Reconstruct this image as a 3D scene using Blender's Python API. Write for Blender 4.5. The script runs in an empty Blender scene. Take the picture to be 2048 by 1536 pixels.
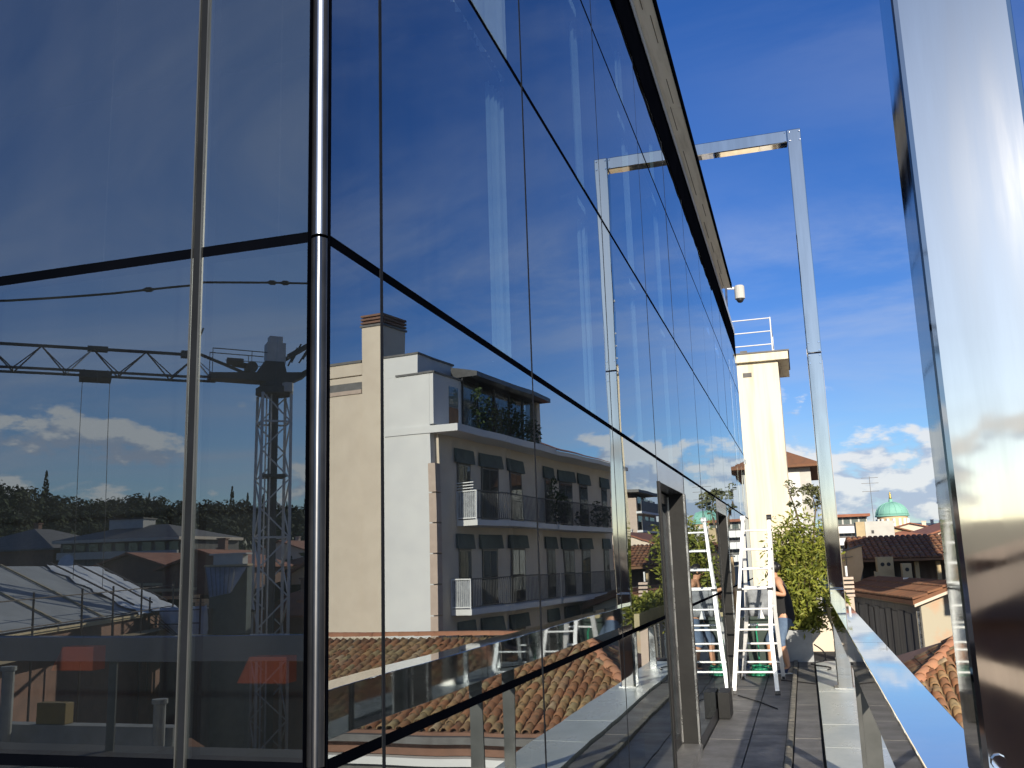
import bpy, bmesh, math, random
from mathutils import Matrix, Vector, Quaternion, noise as mnoise
random.seed(7)
R_ = math.radians
S = bpy.context.scene
COL = S.collection
pi = math.pi

# ------------------------------------------------------------------ camera
cd = bpy.data.cameras.new('camera'); cam = bpy.data.objects.new('camera', cd); COL.objects.link(cam)
cd.sensor_width = 36; cd.lens = 33.141; cd.clip_start = 0.05; cd.clip_end = 9000
YAW, PIT, ROL = 0.28994988, 0.18983386, 0.031945549          # turned left, tilted up, rolled
cam.matrix_world = (Matrix.Translation((1.065, 0, 1.75)) @ Matrix.Rotation(YAW, 4, 'Z') @
                    Matrix.Rotation(pi/2 + PIT, 4, 'X') @ Matrix.Rotation(-ROL, 4, 'Z'))
S.camera = cam

# ------------------------------------------------------------------ sky and sun
SUN_AZ = R_(161); SUN_EL = R_(20)                              # clockwise from +Y
sdir = Vector((math.sin(SUN_AZ)*math.cos(SUN_EL), math.cos(SUN_AZ)*math.cos(SUN_EL), math.sin(SUN_EL)))
W = bpy.data.worlds.new('World'); S.world = W; W.use_nodes = True
nt = W.node_tree; N = nt.nodes; Lk = nt.links
for n in list(N): N.remove(n)
def nn(t, **k):
    n = N.new(t)
    for a, b in k.items(): setattr(n, a, b)
    return n
def mth(op, a, b=None, c=None, clamp=False):
    m = nn('ShaderNodeMath', operation=op); m.use_clamp = clamp
    for i, v in enumerate((a, b, c)):
        if v is None: continue
        if isinstance(v, (int, float)): m.inputs[i].default_value = v
        else: Lk.new(v, m.inputs[i])
    return m.outputs[0]
def mrange(v, a, b, c=0, d=1, smooth=True):
    m = nn('ShaderNodeMapRange'); m.interpolation_type = 'SMOOTHSTEP' if smooth else 'LINEAR'
    Lk.new(v, m.inputs[0])
    for i, x in zip((1, 2, 3, 4), (a, b, c, d)): m.inputs[i].default_value = x
    return m.outputs[0]
sky = nn('ShaderNodeTexSky'); sky.sky_type = 'NISHITA'; sky.sun_disc = False
sky.sun_elevation = SUN_EL; sky.sun_rotation = SUN_AZ; sky.air_density = 1.0; sky.dust_density = 0.4; sky.ozone_density = 2.2
hs = nn('ShaderNodeHueSaturation'); hs.inputs['Saturation'].default_value = 1.30; hs.inputs['Hue'].default_value = 0.513; Lk.new(sky.outputs[0], hs.inputs['Color'])
tc = nn('ShaderNodeTexCoord'); sp = nn('ShaderNodeSeparateXYZ'); Lk.new(tc.outputs['Generated'], sp.inputs[0])
vd = nn('ShaderNodeVectorMath', operation='DOT_PRODUCT'); Lk.new(tc.outputs['Generated'], vd.inputs[0]); vd.inputs[1].default_value = sdir
Lk.new(mth('MULTIPLY', mrange(sp.outputs[2], 0.0, 0.22, 0.35, 1), mrange(vd.outputs['Value'], 0.1, 0.9, 1, 0)), hs.inputs['Fac'])
dz = mth('MAXIMUM', sp.outputs[2], 0.0)
inv = mth('DIVIDE', 1.0, mth('ADD', dz, 0.13))
vr = nn('ShaderNodeVectorRotate', rotation_type='Z_AXIS'); Lk.new(tc.outputs['Generated'], vr.inputs['Vector']); vr.inputs['Angle'].default_value = R_(-96)
sp2 = nn('ShaderNodeSeparateXYZ'); Lk.new(vr.outputs[0], sp2.inputs[0])
cmb = nn('ShaderNodeCombineXYZ')
Lk.new(mth('MULTIPLY', sp2.outputs[0], inv), cmb.inputs[0]); Lk.new(mth('MULTIPLY', sp2.outputs[1], mth('MULTIPLY', inv, 0.55)), cmb.inputs[1])
def noise(vec, scale, detail, rough, dist=0.0):
    n = nn('ShaderNodeTexNoise'); Lk.new(vec, n.inputs['Vector'])
    n.inputs['Scale'].default_value = scale; n.inputs['Detail'].default_value = detail
    n.inputs['Roughness'].default_value = rough; n.inputs['Distortion'].default_value = dist
    return n.outputs[0]
tint = nn('ShaderNodeMix', data_type='RGBA', blend_type='MULTIPLY'); tint.inputs[0].default_value = 1; Lk.new(hs.outputs[0], tint.inputs[6]); tint.inputs[7].default_value = (0.86, 1.05, 1.36, 1)
ci = noise(cmb.outputs[0], 0.95, 9, 0.62, 0.9)
cim = noise(cmb.outputs[0], 0.33, 3, 0.5, 0.0)
cirrus = mth('MULTIPLY', mrange(ci, 0.42, 0.74), mth('MULTIPLY', mth('MULTIPLY', mrange(cim, 0.40, 0.64), 0.56), mrange(sp.outputs[2], 0.0, 0.06)))
# low cumulus banks
mp = nn('ShaderNodeMapping'); Lk.new(tc.outputs['Generated'], mp.inputs[0]); mp.inputs['Scale'].default_value = (1, 1, 2.1)
mp.inputs['Location'].default_value = (4.3, 1.7, 0.2)
cu = noise(mp.outputs[0], 11.0, 8, 0.56, 0.15)
band = mth('MULTIPLY', mrange(sp.outputs[2], -0.01, 0.045), mrange(sp.outputs[2], 0.06, 0.21, 1, 0))
cum = mrange(mth('ADD', cu, mth('MULTIPLY', band, 0.17)), 0.64, 0.72)
cum = mth('MULTIPLY', cum, mrange(band, 0.02, 0.3))
mp2 = nn('ShaderNodeMapping'); Lk.new(tc.outputs['Generated'], mp2.inputs[0]); mp2.inputs['Scale'].default_value = (1, 1, 2.1)
mp2.inputs['Location'].default_value = (4.3, 1.7, 0.2 + 0.035)
cu2 = noise(mp2.outputs[0], 11.0, 8, 0.56, 0.15)
shade = mrange(mth('SUBTRACT', cu, cu2), -0.05, 0.05)          # top of a puff against what is above it
cc = nn('ShaderNodeMix', data_type='RGBA')
cc.inputs[6].default_value = (4.6, 5.4, 7.0, 1); cc.inputs[7].default_value = (9.0, 9.0, 9.0, 1); Lk.new(shade, cc.inputs[0])
m1 = nn('ShaderNodeMix', data_type='RGBA'); Lk.new(cirrus, m1.inputs[0]); Lk.new(tint.outputs[2], m1.inputs[6]); m1.inputs[7].default_value = (5.6, 6.3, 7.8, 1)
m2 = nn('ShaderNodeMix', data_type='RGBA'); Lk.new(mth('MULTIPLY', cum, 0.85), m2.inputs[0]); Lk.new(m1.outputs[2], m2.inputs[6]); Lk.new(cc.outputs[2], m2.inputs[7])
bg = nn('ShaderNodeBackground'); bg.inputs[1].default_value = 0.072; Lk.new(m2.outputs[2], bg.inputs[0])
wo = nn('ShaderNodeOutputWorld'); Lk.new(bg.outputs[0], wo.inputs[0])
sl = bpy.data.lights.new('sun', 'SUN'); sl.energy = 4.8; sl.angle = R_(0.5); sl.color = (1, 0.90, 0.74)
sun = bpy.data.objects.new('sun', sl); COL.objects.link(sun); sun.rotation_euler = sdir.to_track_quat('Z', 'Y').to_euler()
sun.location = (20, -40, 40)
S.view_settings.view_transform = 'Standard'; S.view_settings.look = 'None'; S.view_settings.gamma = 1
S.view_settings.use_curve_mapping = False; S.view_settings.exposure = 0.4

# ------------------------------------------------------------------ materials
def mat(name, c1, c2=None, scale=3.0, rough=0.7, metal=0.0, bump=0.0, bscale=None, stretch=(1, 1, 1), detail=5, spec=0.5, rvar=0.0, lo=0.35, hi=0.65):
    m = bpy.data.materials.new(name); m.use_nodes = True
    t = m.node_tree; b = t.nodes['Principled BSDF']
    b.inputs['Roughness'].default_value = rough; b.inputs['Metallic'].default_value = metal
    b.inputs['Specular IOR Level'].default_value = spec
    g = t.nodes.new('ShaderNodeNewGeometry'); mp = t.nodes.new('ShaderNodeMapping'); mp.inputs['Scale'].default_value = stretch
    t.links.new(g.outputs['Position'], mp.inputs[0])
    n = t.nodes.new('ShaderNodeTexNoise'); n.inputs['Scale'].default_value = scale; n.inputs['Detail'].default_value = detail
    n.inputs['Roughness'].default_value = 0.6
    t.links.new(mp.outputs[0], n.inputs['Vector'])
    if c2 is None: c2 = tuple(x*0.8 for x in c1)
    r = t.nodes.new('ShaderNodeMapRange'); r.inputs[1].default_value = lo; r.inputs[2].default_value = hi
    t.links.new(n.outputs[0], r.inputs[0])
    x = t.nodes.new('ShaderNodeMix'); x.data_type = 'RGBA'
    x.inputs[6].default_value = (*c1, 1); x.inputs[7].default_value = (*c2, 1)
    t.links.new(r.outputs[0], x.inputs[0]); t.links.new(x.outputs[2], b.inputs['Base Color'])
    if rvar:
        r2 = t.nodes.new('ShaderNodeMapRange'); r2.inputs[1].default_value = lo; r2.inputs[2].default_value = hi
        r2.inputs[3].default_value = max(0, rough - rvar); r2.inputs[4].default_value = rough + rvar
        t.links.new(n.outputs[0], r2.inputs[0]); t.links.new(r2.outputs[0], b.inputs['Roughness'])
    if bump:
        n2 = t.nodes.new('ShaderNodeTexNoise'); n2.inputs['Scale'].default_value = bscale or scale*4; n2.inputs['Detail'].default_value = 4
        t.links.new(mp.outputs[0], n2.inputs['Vector'])
        bp = t.nodes.new('ShaderNodeBump'); bp.inputs['Strength'].default_value = bump; bp.inputs['Distance'].default_value = 0.02
        t.links.new(n2.outputs[0], bp.inputs['Height']); t.links.new(bp.outputs[0], b.inputs['Normal'])
    return m

def island_mat(name, cols, rough=0.85, nscale=6.0, namt=0.5, dark=(0.05, 0.04, 0.03)):
    """each piece (mesh island or object) picks its own colour from a ramp, broken up by lichen noise"""
    m = bpy.data.materials.new(name); m.use_nodes = True; t = m.node_tree; b = t.nodes['Principled BSDF']
    b.inputs['Roughness'].default_value = rough; b.inputs['Specular IOR Level'].default_value = 0.25
    g = t.nodes.new('ShaderNodeNewGeometry'); oi = t.nodes.new('ShaderNodeObjectInfo')
    a = t.nodes.new('ShaderNodeMath'); a.operation = 'ADD'; t.links.new(g.outputs['Random Per Island'], a.inputs[0]); t.links.new(oi.outputs['Random'], a.inputs[1])
    fr = t.nodes.new('ShaderNodeMath'); fr.operation = 'FRACT'; t.links.new(a.outputs[0], fr.inputs[0])
    cr = t.nodes.new('ShaderNodeValToRGB'); e = cr.color_ramp.elements
    while len(e) < len(cols): e.new(0.5)
    for i, c in enumerate(cols): e[i].position = i/(len(cols)-1); e[i].color = (*c, 1)
    t.links.new(fr.outputs[0], cr.inputs[0])
    n = t.nodes.new('ShaderNodeTexNoise'); n.inputs['Scale'].default_value = nscale; n.inputs['Detail'].default_value = 5
    t.links.new(g.outputs['Position'], n.inputs['Vector'])
    r = t.nodes.new('ShaderNodeMapRange'); r.inputs[1].default_value = 0.5; r.inputs[2].default_value = 0.72; r.inputs[4].default_value = namt
    t.links.new(n.outputs[0], r.inputs[0])
    x = t.nodes.new('ShaderNodeMix'); x.data_type = 'RGBA'; x.inputs[7].default_value = (*dark, 1)
    t.links.new(cr.outputs[0], x.inputs[6]); t.links.new(r.outputs[0], x.inputs[0]); t.links.new(x.outputs[2], b.inputs['Base Color'])
    return m

def glass_mat(name, tint, curve, wob):
    """coated double glazing: mirror that grows with the grazing angle over a tinted see-through"""
    m = bpy.data.materials.new(name); m.use_nodes = True; t = m.node_tree
    for n in list(t.nodes): t.nodes.remove(n)
    out = t.nodes.new('ShaderNodeOutputMaterial')
    tr = t.nodes.new('ShaderNodeBsdfTransparent'); tr.inputs[0].default_value = (*tint, 1)
    cl = t.nodes.new('ShaderNodeBsdfTransparent')
    gl = t.nodes.new('ShaderNodeBsdfGlossy'); gl.inputs[0].default_value = (0.89, 0.96, 1.0, 1); gl.inputs['Roughness'].default_value = 0.0
    lw = t.nodes.new('ShaderNodeLayerWeight'); lw.inputs[0].default_value = 0.5
    cv = t.nodes.new('ShaderNodeFloatCurve'); c = cv.mapping.curves[0]
    pts = curve
    c.points[0].location = pts[0]; c.points[1].location = pts[-1]
    for p in pts[1:-1]: c.points.new(*p)
    cv.mapping.update()
    t.links.new(lw.outputs['Facing'], cv.inputs['Value'])
    mx = t.nodes.new('ShaderNodeMixShader'); t.links.new(cv.outputs[0], mx.inputs[0]); t.links.new(tr.outputs[0], mx.inputs[1]); t.links.new(gl.outputs[0], mx.inputs[2])
    g = t.nodes.new('ShaderNodeNewGeometry'); m2 = t.nodes.new('ShaderNodeMixShader')
    t.links.new(g.outputs['Backfacing'], m2.inputs[0]); t.links.new(mx.outputs[0], m2.inputs[1]); t.links.new(cl.outputs[0], m2.inputs[2])
    # thin film of dust and wiped streaks on the outside
    dmp = t.nodes.new('ShaderNodeMapping'); dmp.inputs['Scale'].default_value = (5, 5, 0.8); t.links.new(g.outputs['Position'], dmp.inputs[0])
    dn = t.nodes.new('ShaderNodeTexNoise'); dn.inputs['Scale'].default_value = 1.3; dn.inputs['Detail'].default_value = 6; t.links.new(dmp.outputs[0], dn.inputs['Vector'])
    dr = t.nodes.new('ShaderNodeMapRange'); dr.inputs[1].default_value = 0.35; dr.inputs[2].default_value = 0.8; dr.inputs[3].default_value = 0.004; dr.inputs[4].default_value = 0.014
    t.links.new(dn.outputs[0], dr.inputs[0])
    df = t.nodes.new('ShaderNodeBsdfDiffuse'); df.inputs[0].default_value = (0.55, 0.57, 0.58, 1)
    m3 = t.nodes.new('ShaderNodeMixShader'); t.links.new(dr.outputs[0], m3.inputs[0]); t.links.new(mx.outputs[0], m3.inputs[1]); t.links.new(df.outputs[0], m3.inputs[2]); t.links.new(m3.outputs[0], m2.inputs[1])
    n = t.nodes.new('ShaderNodeTexNoise'); n.inputs['Scale'].default_value = 1.1; n.inputs['Detail'].default_value = 1
    t.links.new(g.outputs['Position'], n.inputs['Vector'])
    bp = t.nodes.new('ShaderNodeBump'); bp.inputs['Strength'].default_value = 1.0; bp.inputs['Distance'].default_value = wob
    t.links.new(n.outputs[0], bp.inputs['Height']); t.links.new(bp.outputs[0], gl.inputs['Normal'])
    t.links.new(m2.outputs[0], out.inputs[0])
    return m

M = {}
GC = [(0, 0.30), (0.5, 0.36), (0.65, 0.46), (0.76, 0.52), (0.84, 0.60), (0.92, 0.74), (1, 0.95)]
M['glass'] = glass_mat('facade_glass', (0.42, 0.50, 0.54), GC, 0.0015)
M['pane'] = glass_mat('window_glass', (0.5, 0.55, 0.55), [(0, 0.10), (0.6, 0.16), (1, 0.9)], 0.001)
M['steel'] = mat('polished_steel', (0.76, 0.71, 0.64), (0.64, 0.605, 0.55), scale=2.0, rough=0.045, metal=1.0, bump=0.0015, bscale=3, stretch=(6, 6, 0.5), rvar=0.015)
M['mirror'] = mat('mirror_steel', (0.74, 0.75, 0.77), (0.68, 0.69, 0.71), scale=2.0, rough=0.03, metal=1.0, bump=0.012, bscale=2.0, rvar=0.02)
M['brushed'] = mat('brushed_steel', (0.60, 0.61, 0.61), (0.48, 0.49, 0.49), scale=5.0, rough=0.28, metal=1.0, rvar=0.08)
M['soffit'] = mat('soffit_painted_reflection', (0.93, 0.91, 0.82), (0.66, 0.64, 0.56), scale=1.4, rough=0.35, stretch=(7, 0.6, 1), lo=0.48, hi=0.7)  # cream and darker streaks paint the reflection a polished soffit would show
M['stanch'] = mat('dull_steel', (0.11, 0.113, 0.11), (0.08, 0.083, 0.08), scale=5, rough=0.4, metal=0.5)
M['cornerwhite'] = mat('corner_steel_bright_reflection', (0.86, 0.86, 0.84), (0.80, 0.80, 0.78), scale=3, rough=0.42, metal=1.0)  # upper corner post, bright reflection put into the steel colour
M['cornerdark'] = mat('corner_steel_dark_reflection', (0.26, 0.26, 0.27), (0.18, 0.18, 0.19), scale=3, rough=0.32, metal=1.0, bump=0.06, bscale=4)  # same chrome post, lower lengths darkened for the dark reflection they show
M['strip_sheen'] = mat('strip_sky_sheen', (0.52, 0.57, 0.63), (0.47, 0.52, 0.58), scale=2, rough=0.4)  # sky and sun sheen of the steel strip put into its colour
M['frame'] = mat('dark_bronze_frame', (0.035, 0.036, 0.04), (0.02, 0.021, 0.024), scale=8, rough=0.35, metal=0.4)
M['doormetal'] = mat('grey_painted_metal', (0.015, 0.015, 0.015), (0.010, 0.010, 0.0105), scale=4, rough=0.55, spec=0.25, bump=0.1)
M['lintel'] = mat('grey_lintel_metal', (0.48, 0.52, 0.56), (0.42, 0.45, 0.49), scale=3, rough=0.2, metal=0.9)
M['mullion'] = mat('brown_grey_mullion', (0.012, 0.014, 0.018), (0.008, 0.0095, 0.012), scale=6, rough=0.7, spec=0.1)
M['gasket'] = mat('black_gasket', (0.0025, 0.003, 0.005), (0.0015, 0.002, 0.0035), rough=0.95, spec=0.0)
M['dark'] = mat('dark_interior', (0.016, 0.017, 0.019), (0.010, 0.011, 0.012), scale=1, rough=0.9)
M['blind2'] = mat('dimmed_blind', (0.40, 0.52, 0.56), (0.32, 0.43, 0.48), scale=3, rough=0.6)  # white blind again, dimmer light behind the glass put into the colour
M['blind'] = mat('white_blind', (0.86, 0.87, 0.86), (0.80, 0.82, 0.82), scale=3, rough=0.6)
M['slate'] = mat('slate_paving', (0.17, 0.165, 0.155), (0.115, 0.112, 0.108), scale=2.2, rough=0.55, bump=0.25, bscale=30, rvar=0.12)
M['darkslate'] = mat('dark_slate_paving', (0.05, 0.045, 0.04), (0.035, 0.032, 0.03), scale=2.2, rough=0.7, bump=0.2, bscale=30)
M['joint'] = mat('dark_joint', (0.03, 0.03, 0.03), (0.02, 0.02, 0.02), rough=0.9)
M['kerb'] = mat('weathered_kerb', (0.27, 0.25, 0.20), (0.11, 0.105, 0.09), scale=9, rough=0.85, bump=0.5, bscale=25)
M['marble'] = mat('pale_marble', (0.62, 0.65, 0.62), (0.47, 0.51, 0.49), scale=2.5, rough=0.32, stretch=(1, 0.5, 1), rvar=0.08)
M['conc'] = mat('concrete', (0.33, 0.32, 0.30), (0.24, 0.235, 0.22), scale=2, rough=0.9, bump=0.2)
M['cream'] = mat('cream_render', (0.69, 0.60, 0.48), (0.63, 0.54, 0.43), scale=1.3, rough=0.9, bump=0.1, bscale=20)
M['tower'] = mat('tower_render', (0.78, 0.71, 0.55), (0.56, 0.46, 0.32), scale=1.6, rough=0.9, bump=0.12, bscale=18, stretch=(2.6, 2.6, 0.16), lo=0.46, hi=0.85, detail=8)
M['white'] = mat('white_render', (0.72, 0.72, 0.70), (0.66, 0.66, 0.65), scale=1.0, rough=0.85)
M['offwhite'] = mat('pale_grey_render', (0.55, 0.54, 0.50), (0.47, 0.46, 0.43), scale=1.2, rough=0.9)
M['orange'] = mat('apricot_render', (0.66, 0.47, 0.28), (0.60, 0.42, 0.24), scale=1.5, rough=0.9)
M['ochre'] = mat('ochre_render', (0.50, 0.40, 0.24), (0.42, 0.33, 0.20), scale=1.5, rough=0.9)
M['stain'] = mat('stained_render', (0.43, 0.39, 0.30), (0.50, 0.33, 0.22), scale=0.8, rough=0.92, lo=0.52, hi=0.68)
M['greywall'] = mat('grey_side_wall', (0.17, 0.165, 0.155), (0.11, 0.105, 0.10), scale=1.2, rough=0.9, stretch=(3, 3, 0.3))
M['brownwall'] = mat('red_brown_wall', (0.24, 0.13, 0.09), (0.18, 0.10, 0.07), scale=2, rough=0.9)
M['quoin'] = mat('pinkish_stone', (0.55, 0.44, 0.36), (0.48, 0.38, 0.31), scale=3, rough=0.9)
M['slateroof'] = mat('grey_coping', (0.16, 0.155, 0.15), (0.11, 0.105, 0.10), scale=3, rough=0.7)
M['shutter'] = mat('green_awning', (0.085, 0.12, 0.115), (0.06, 0.085, 0.082), scale=3, rough=0.8)
M['wood'] = mat('brown_wood', (0.26, 0.12, 0.05), (0.18, 0.08, 0.035), scale=4, rough=0.6)
M['timber'] = mat('pale_timber', (0.55, 0.44, 0.26), (0.45, 0.35, 0.20), scale=3, rough=0.8)
M['whitemetal'] = mat('white_painted_metal', (0.75, 0.76, 0.76), (0.68, 0.69, 0.69), scale=4, rough=0.4)
M['ladder'] = mat('ladder_aluminium', (0.80, 0.80, 0.80), (0.72, 0.72, 0.72), scale=6, rough=0.42, metal=0.25)
M['black'] = mat('black_plastic', (0.02, 0.02, 0.022), (0.014, 0.014, 0.016), rough=0.5)
M['crane'] = mat('crane_lightened_steel', (0.70, 0.69, 0.65), (0.58, 0.57, 0.54), scale=2, rough=0.55)  # mast steel lightened to stand in for sunlight on its faces
M['cranedark'] = mat('crane_dark_steel', (0.05, 0.053, 0.058), (0.035, 0.037, 0.04), scale=2, rough=0.6)
M['cable'] = mat('black_cable', (0.015, 0.015, 0.017), (0.01, 0.01, 0.012), rough=0.6)
M['membrane'] = mat('grey_roof_membrane', (0.30, 0.32, 0.335), (0.23, 0.245, 0.26), scale=0.8, rough=0.75, bump=0.2, bscale=3)
M['tarp'] = mat('white_tarpaulin', (0.70, 0.72, 0.74), (0.55, 0.58, 0.61), scale=1.5, rough=0.45, bump=0.8, bscale=2.5)
M['rust'] = mat('rusty_scaffold', (0.10, 0.075, 0.06), (0.07, 0.05, 0.04), scale=5, rough=0.7)
M['copper'] = mat('verdigris_copper', (0.24, 0.50, 0.40), (0.19, 0.42, 0.34), scale=0.25, rough=0.7)
M['gold'] = mat('gilt_bronze', (0.75, 0.55, 0.18), (0.62, 0.43, 0.13), rough=0.35, metal=0.8)
M['zinc'] = mat('zinc_sheet', (0.34, 0.355, 0.37), (0.26, 0.27, 0.285), scale=3, rough=0.5, metal=0.35)
M['soil'] = mat('soil', (0.05, 0.035, 0.022), (0.035, 0.025, 0.016), rough=0.95)
M['bark'] = mat('bark', (0.16, 0.12, 0.08), (0.10, 0.075, 0.05), scale=8, rough=0.9)
M['skin'] = mat('skin', (0.56, 0.30, 0.18), (0.50, 0.26, 0.155), scale=5, rough=0.55)
M['hair'] = mat('dark_hair', (0.018, 0.014, 0.012), (0.012, 0.01, 0.008), rough=0.5)
M['denim'] = mat('blue_denim', (0.13, 0.19, 0.29), (0.09, 0.135, 0.22), scale=12, rough=0.9)
M['top'] = mat('black_cotton', (0.018, 0.017, 0.018), (0.012, 0.012, 0.013), rough=0.9)
M['shoe'] = mat('navy_canvas', (0.03, 0.05, 0.12), (0.02, 0.035, 0.09), rough=0.8)
M['sole'] = mat('white_rubber', (0.7, 0.7, 0.68), (0.62, 0.62, 0.6), rough=0.7)
M['hose'] = mat('green_hose', (0.03, 0.30, 0.16), (0.02, 0.22, 0.12), rough=0.4)
M['bin'] = mat('dark_green_plastic', (0.02, 0.04, 0.032), (0.015, 0.03, 0.025), rough=0.5)
M['dulwall'] = mat('dull_parapet_render', (0.24, 0.245, 0.235), (0.17, 0.175, 0.165), scale=2.5, rough=0.9, bump=0.3)
M['bag'] = mat('grey_cloth', (0.30, 0.32, 0.34), (0.16, 0.17, 0.19), scale=6, rough=0.85)
M['redshade'] = mat('red_lampshade', (0.36, 0.055, 0.016), (0.28, 0.042, 0.012), rough=0.7)
M['cabinet'] = mat('pale_furniture', (0.22, 0.24, 0.23), (0.18, 0.20, 0.19), rough=0.5)
M['yellow'] = mat('yellow_box', (0.20, 0.13, 0.025), (0.16, 0.10, 0.02), rough=0.7)
M['troughm'] = mat('sandy_trough', (0.46, 0.40, 0.24), (0.36, 0.31, 0.19), scale=4, rough=0.9)
M['street'] = mat('asphalt', (0.06, 0.06, 0.06), (0.045, 0.045, 0.045), scale=0.3, rough=0.9)
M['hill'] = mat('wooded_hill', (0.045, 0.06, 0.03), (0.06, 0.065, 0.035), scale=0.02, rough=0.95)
M['farhill'] = mat('hazed_hill', (0.09, 0.12, 0.16), (0.07, 0.10, 0.13), scale=0.004, rough=1.0)  # blue of the distance haze put into the hill colour
M['dish'] = mat('white_dish', (0.7, 0.7, 0.7), (0.6, 0.6, 0.6), rough=0.5)
TC = [(0.25, 0.115, 0.06), (0.31, 0.155, 0.08), (0.20, 0.09, 0.05), (0.33, 0.21, 0.105), (0.27, 0.21, 0.115), (0.22, 0.10, 0.055), (0.36, 0.27, 0.17)]
M['tile'] = island_mat('old_clay_tiles', TC, nscale=7, namt=0.85, dark=(0.105, 0.085, 0.055))
TF = [(0.20, 0.095, 0.055), (0.24, 0.115, 0.06), (0.16, 0.08, 0.05), (0.22, 0.13, 0.075)]
M['fartile'] = island_mat('brown_clay_tiles', TF, nscale=3, namt=0.55, dark=(0.12, 0.075, 0.05))
M['redtile'] = mat('red_roof', (0.34, 0.14, 0.08), (0.25, 0.10, 0.06), scale=1.5, rough=0.9, bump=0.6, bscale=5)
M['captile'] = island_mat('ridge_clay_tiles', [(0.36, 0.16, 0.095), (0.42, 0.21, 0.12), (0.32, 0.14, 0.085)], nscale=5, namt=0.4, dark=(0.30, 0.18, 0.10))
LG = [(0.15, 0.18, 0.025), (0.22, 0.24, 0.035), (0.08, 0.11, 0.02), (0.27, 0.26, 0.05), (0.12, 0.15, 0.025)]
M['leaf'] = island_mat('bamboo_leaf', LG, rough=0.55, nscale=3, namt=0.3, dark=(0.10, 0.10, 0.03))
M['leaf2'] = island_mat('dark_leaf', [(0.03, 0.055, 0.016), (0.045, 0.075, 0.02), (0.025, 0.045, 0.014)], rough=0.6, nscale=2, namt=0.3, dark=(0.03, 0.04, 0.015))
M['olive'] = island_mat('olive_leaf', [(0.10, 0.115, 0.05), (0.14, 0.14, 0.065), (0.07, 0.085, 0.04)], rough=0.7, nscale=3, namt=0.3, dark=(0.08, 0.07, 0.04))
M['wood_far'] = island_mat('far_tree_leaf', [(0.022, 0.04, 0.014), (0.035, 0.05, 0.018), (0.018, 0.03, 0.012)], rough=0.9, nscale=0.2, namt=0.3, dark=(0.03, 0.04, 0.015))

# ------------------------------------------------------------------ mesh builder
class MB:
    def __init__(s): s.v = []; s.f = []
    def add(s, vs, fs):
        o = len(s.v); s.v += [tuple(v) for v in vs]; s.f += [tuple(i+o for i in f) for f in fs]; return s
    def box(s, x0, y0, z0, x1, y1, z1):
        return s.add([(x0,y0,z0),(x1,y0,z0),(x1,y1,z0),(x0,y1,z0),(x0,y0,z1),(x1,y0,z1),(x1,y1,z1),(x0,y1,z1)],
                     [(0,3,2,1),(4,5,6,7),(0,1,5,4),(1,2,6,5),(2,3,7,6),(3,0,4,7)])
    def prism(s, poly, axis_vec, depth):
        """poly: 3-D points, extruded by axis_vec*depth"""
        a = Vector(axis_vec)*depth; n = len(poly)
        vs = [Vector(p) for p in poly] + [Vector(p)+a for p in poly]
        fs = [tuple(range(n))[::-1], tuple(range(n, 2*n))] + [(i, (i+1) % n, n+(i+1) % n, n+i) for i in range(n)]
        return s.add(vs, fs)
    def tube(s, p, q, r, r2=None, n=8, caps=True):
        p, q = Vector(p), Vector(q); r2 = r if r2 is None else r2
        d = (q-p).normalized(); a = d.orthogonal().normalized(); b = d.cross(a)
        vs = [p+(a*math.cos(2*pi*i/n)+b*math.sin(2*pi*i/n))*r for i in range(n)] + [q+(a*math.cos(2*pi*i/n)+b*math.sin(2*pi*i/n))*r2 for i in range(n)]
        fs = [(i, (i+1) % n, n+(i+1) % n, n+i) for i in range(n)]
        if caps: fs += [tuple(range(n))[::-1], tuple(range(n, 2*n))]
        return s.add(vs, fs)
    def path(s, pts, r, n=6):
        for a, b in zip(pts[:-1], pts[1:]): s.tube(a, b, r, n=n)
        return s
    def bar(s, p, q, w, h, up=(0, 0, 1)):
        """square bar from p to q"""
        p, q = Vector(p), Vector(q); d = (q-p).normalized(); up = Vector(up)
        if abs(d.dot(up)) > 0.98: up = Vector((1, 0, 0))
        a = d.cross(up).normalized()*w/2; b = a.cross(d).normalized()*h/2
        vs = [p-a-b, p+a-b, p+a+b, p-a+b, q-a-b, q+a-b, q+a+b, q-a+b]
        return s.add(vs, [(0,3,2,1),(4,5,6,7),(0,1,5,4),(1,2,6,5),(2,3,7,6),(3,0,4,7)])
    def lathe(s, prof, c=(0, 0, 0), n=24):
        o = []; cx, cy, cz = c
        for r, z in prof: o += [(cx+r*math.cos(2*pi*i/n), cy+r*math.sin(2*pi*i/n), cz+z) for i in range(n)]
        fs = []
        for k in range(len(prof)-1):
            for i in range(n): fs.append((k*n+i, k*n+(i+1) % n, (k+1)*n+(i+1) % n, (k+1)*n+i))
        fs += [tuple(range(n))[::-1], tuple(range((len(prof)-1)*n, len(prof)*n))]
        return s.add(o, fs)
    def mesh(s, name, m, smooth=False):
        me = bpy.data.meshes.new(name); me.from_pydata(s.v, [], s.f); me.update()
        if m: me.materials.append(m)
        if smooth:
            for p in me.polygons: p.use_smooth = True
        return me
    def build(s, name, m, parent=None, world=False, smooth=False, label=None, kind=None, bevel=0):
        o = bpy.data.objects.new(name, s.mesh(name, M[m] if isinstance(m, str) else m, smooth)); COL.objects.link(o)
        if parent is not None:
            o.parent = parent
            if world: o.matrix_parent_inverse = PM[parent.name].inverted()
        if label: o['label'] = label
        if kind: o['kind'] = kind
        if bevel:
            b = o.modifiers.new('bevel', 'BEVEL'); b.width = bevel; b.segments = 2; b.limit_method = 'ANGLE'
        return o
PM = {}
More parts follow.
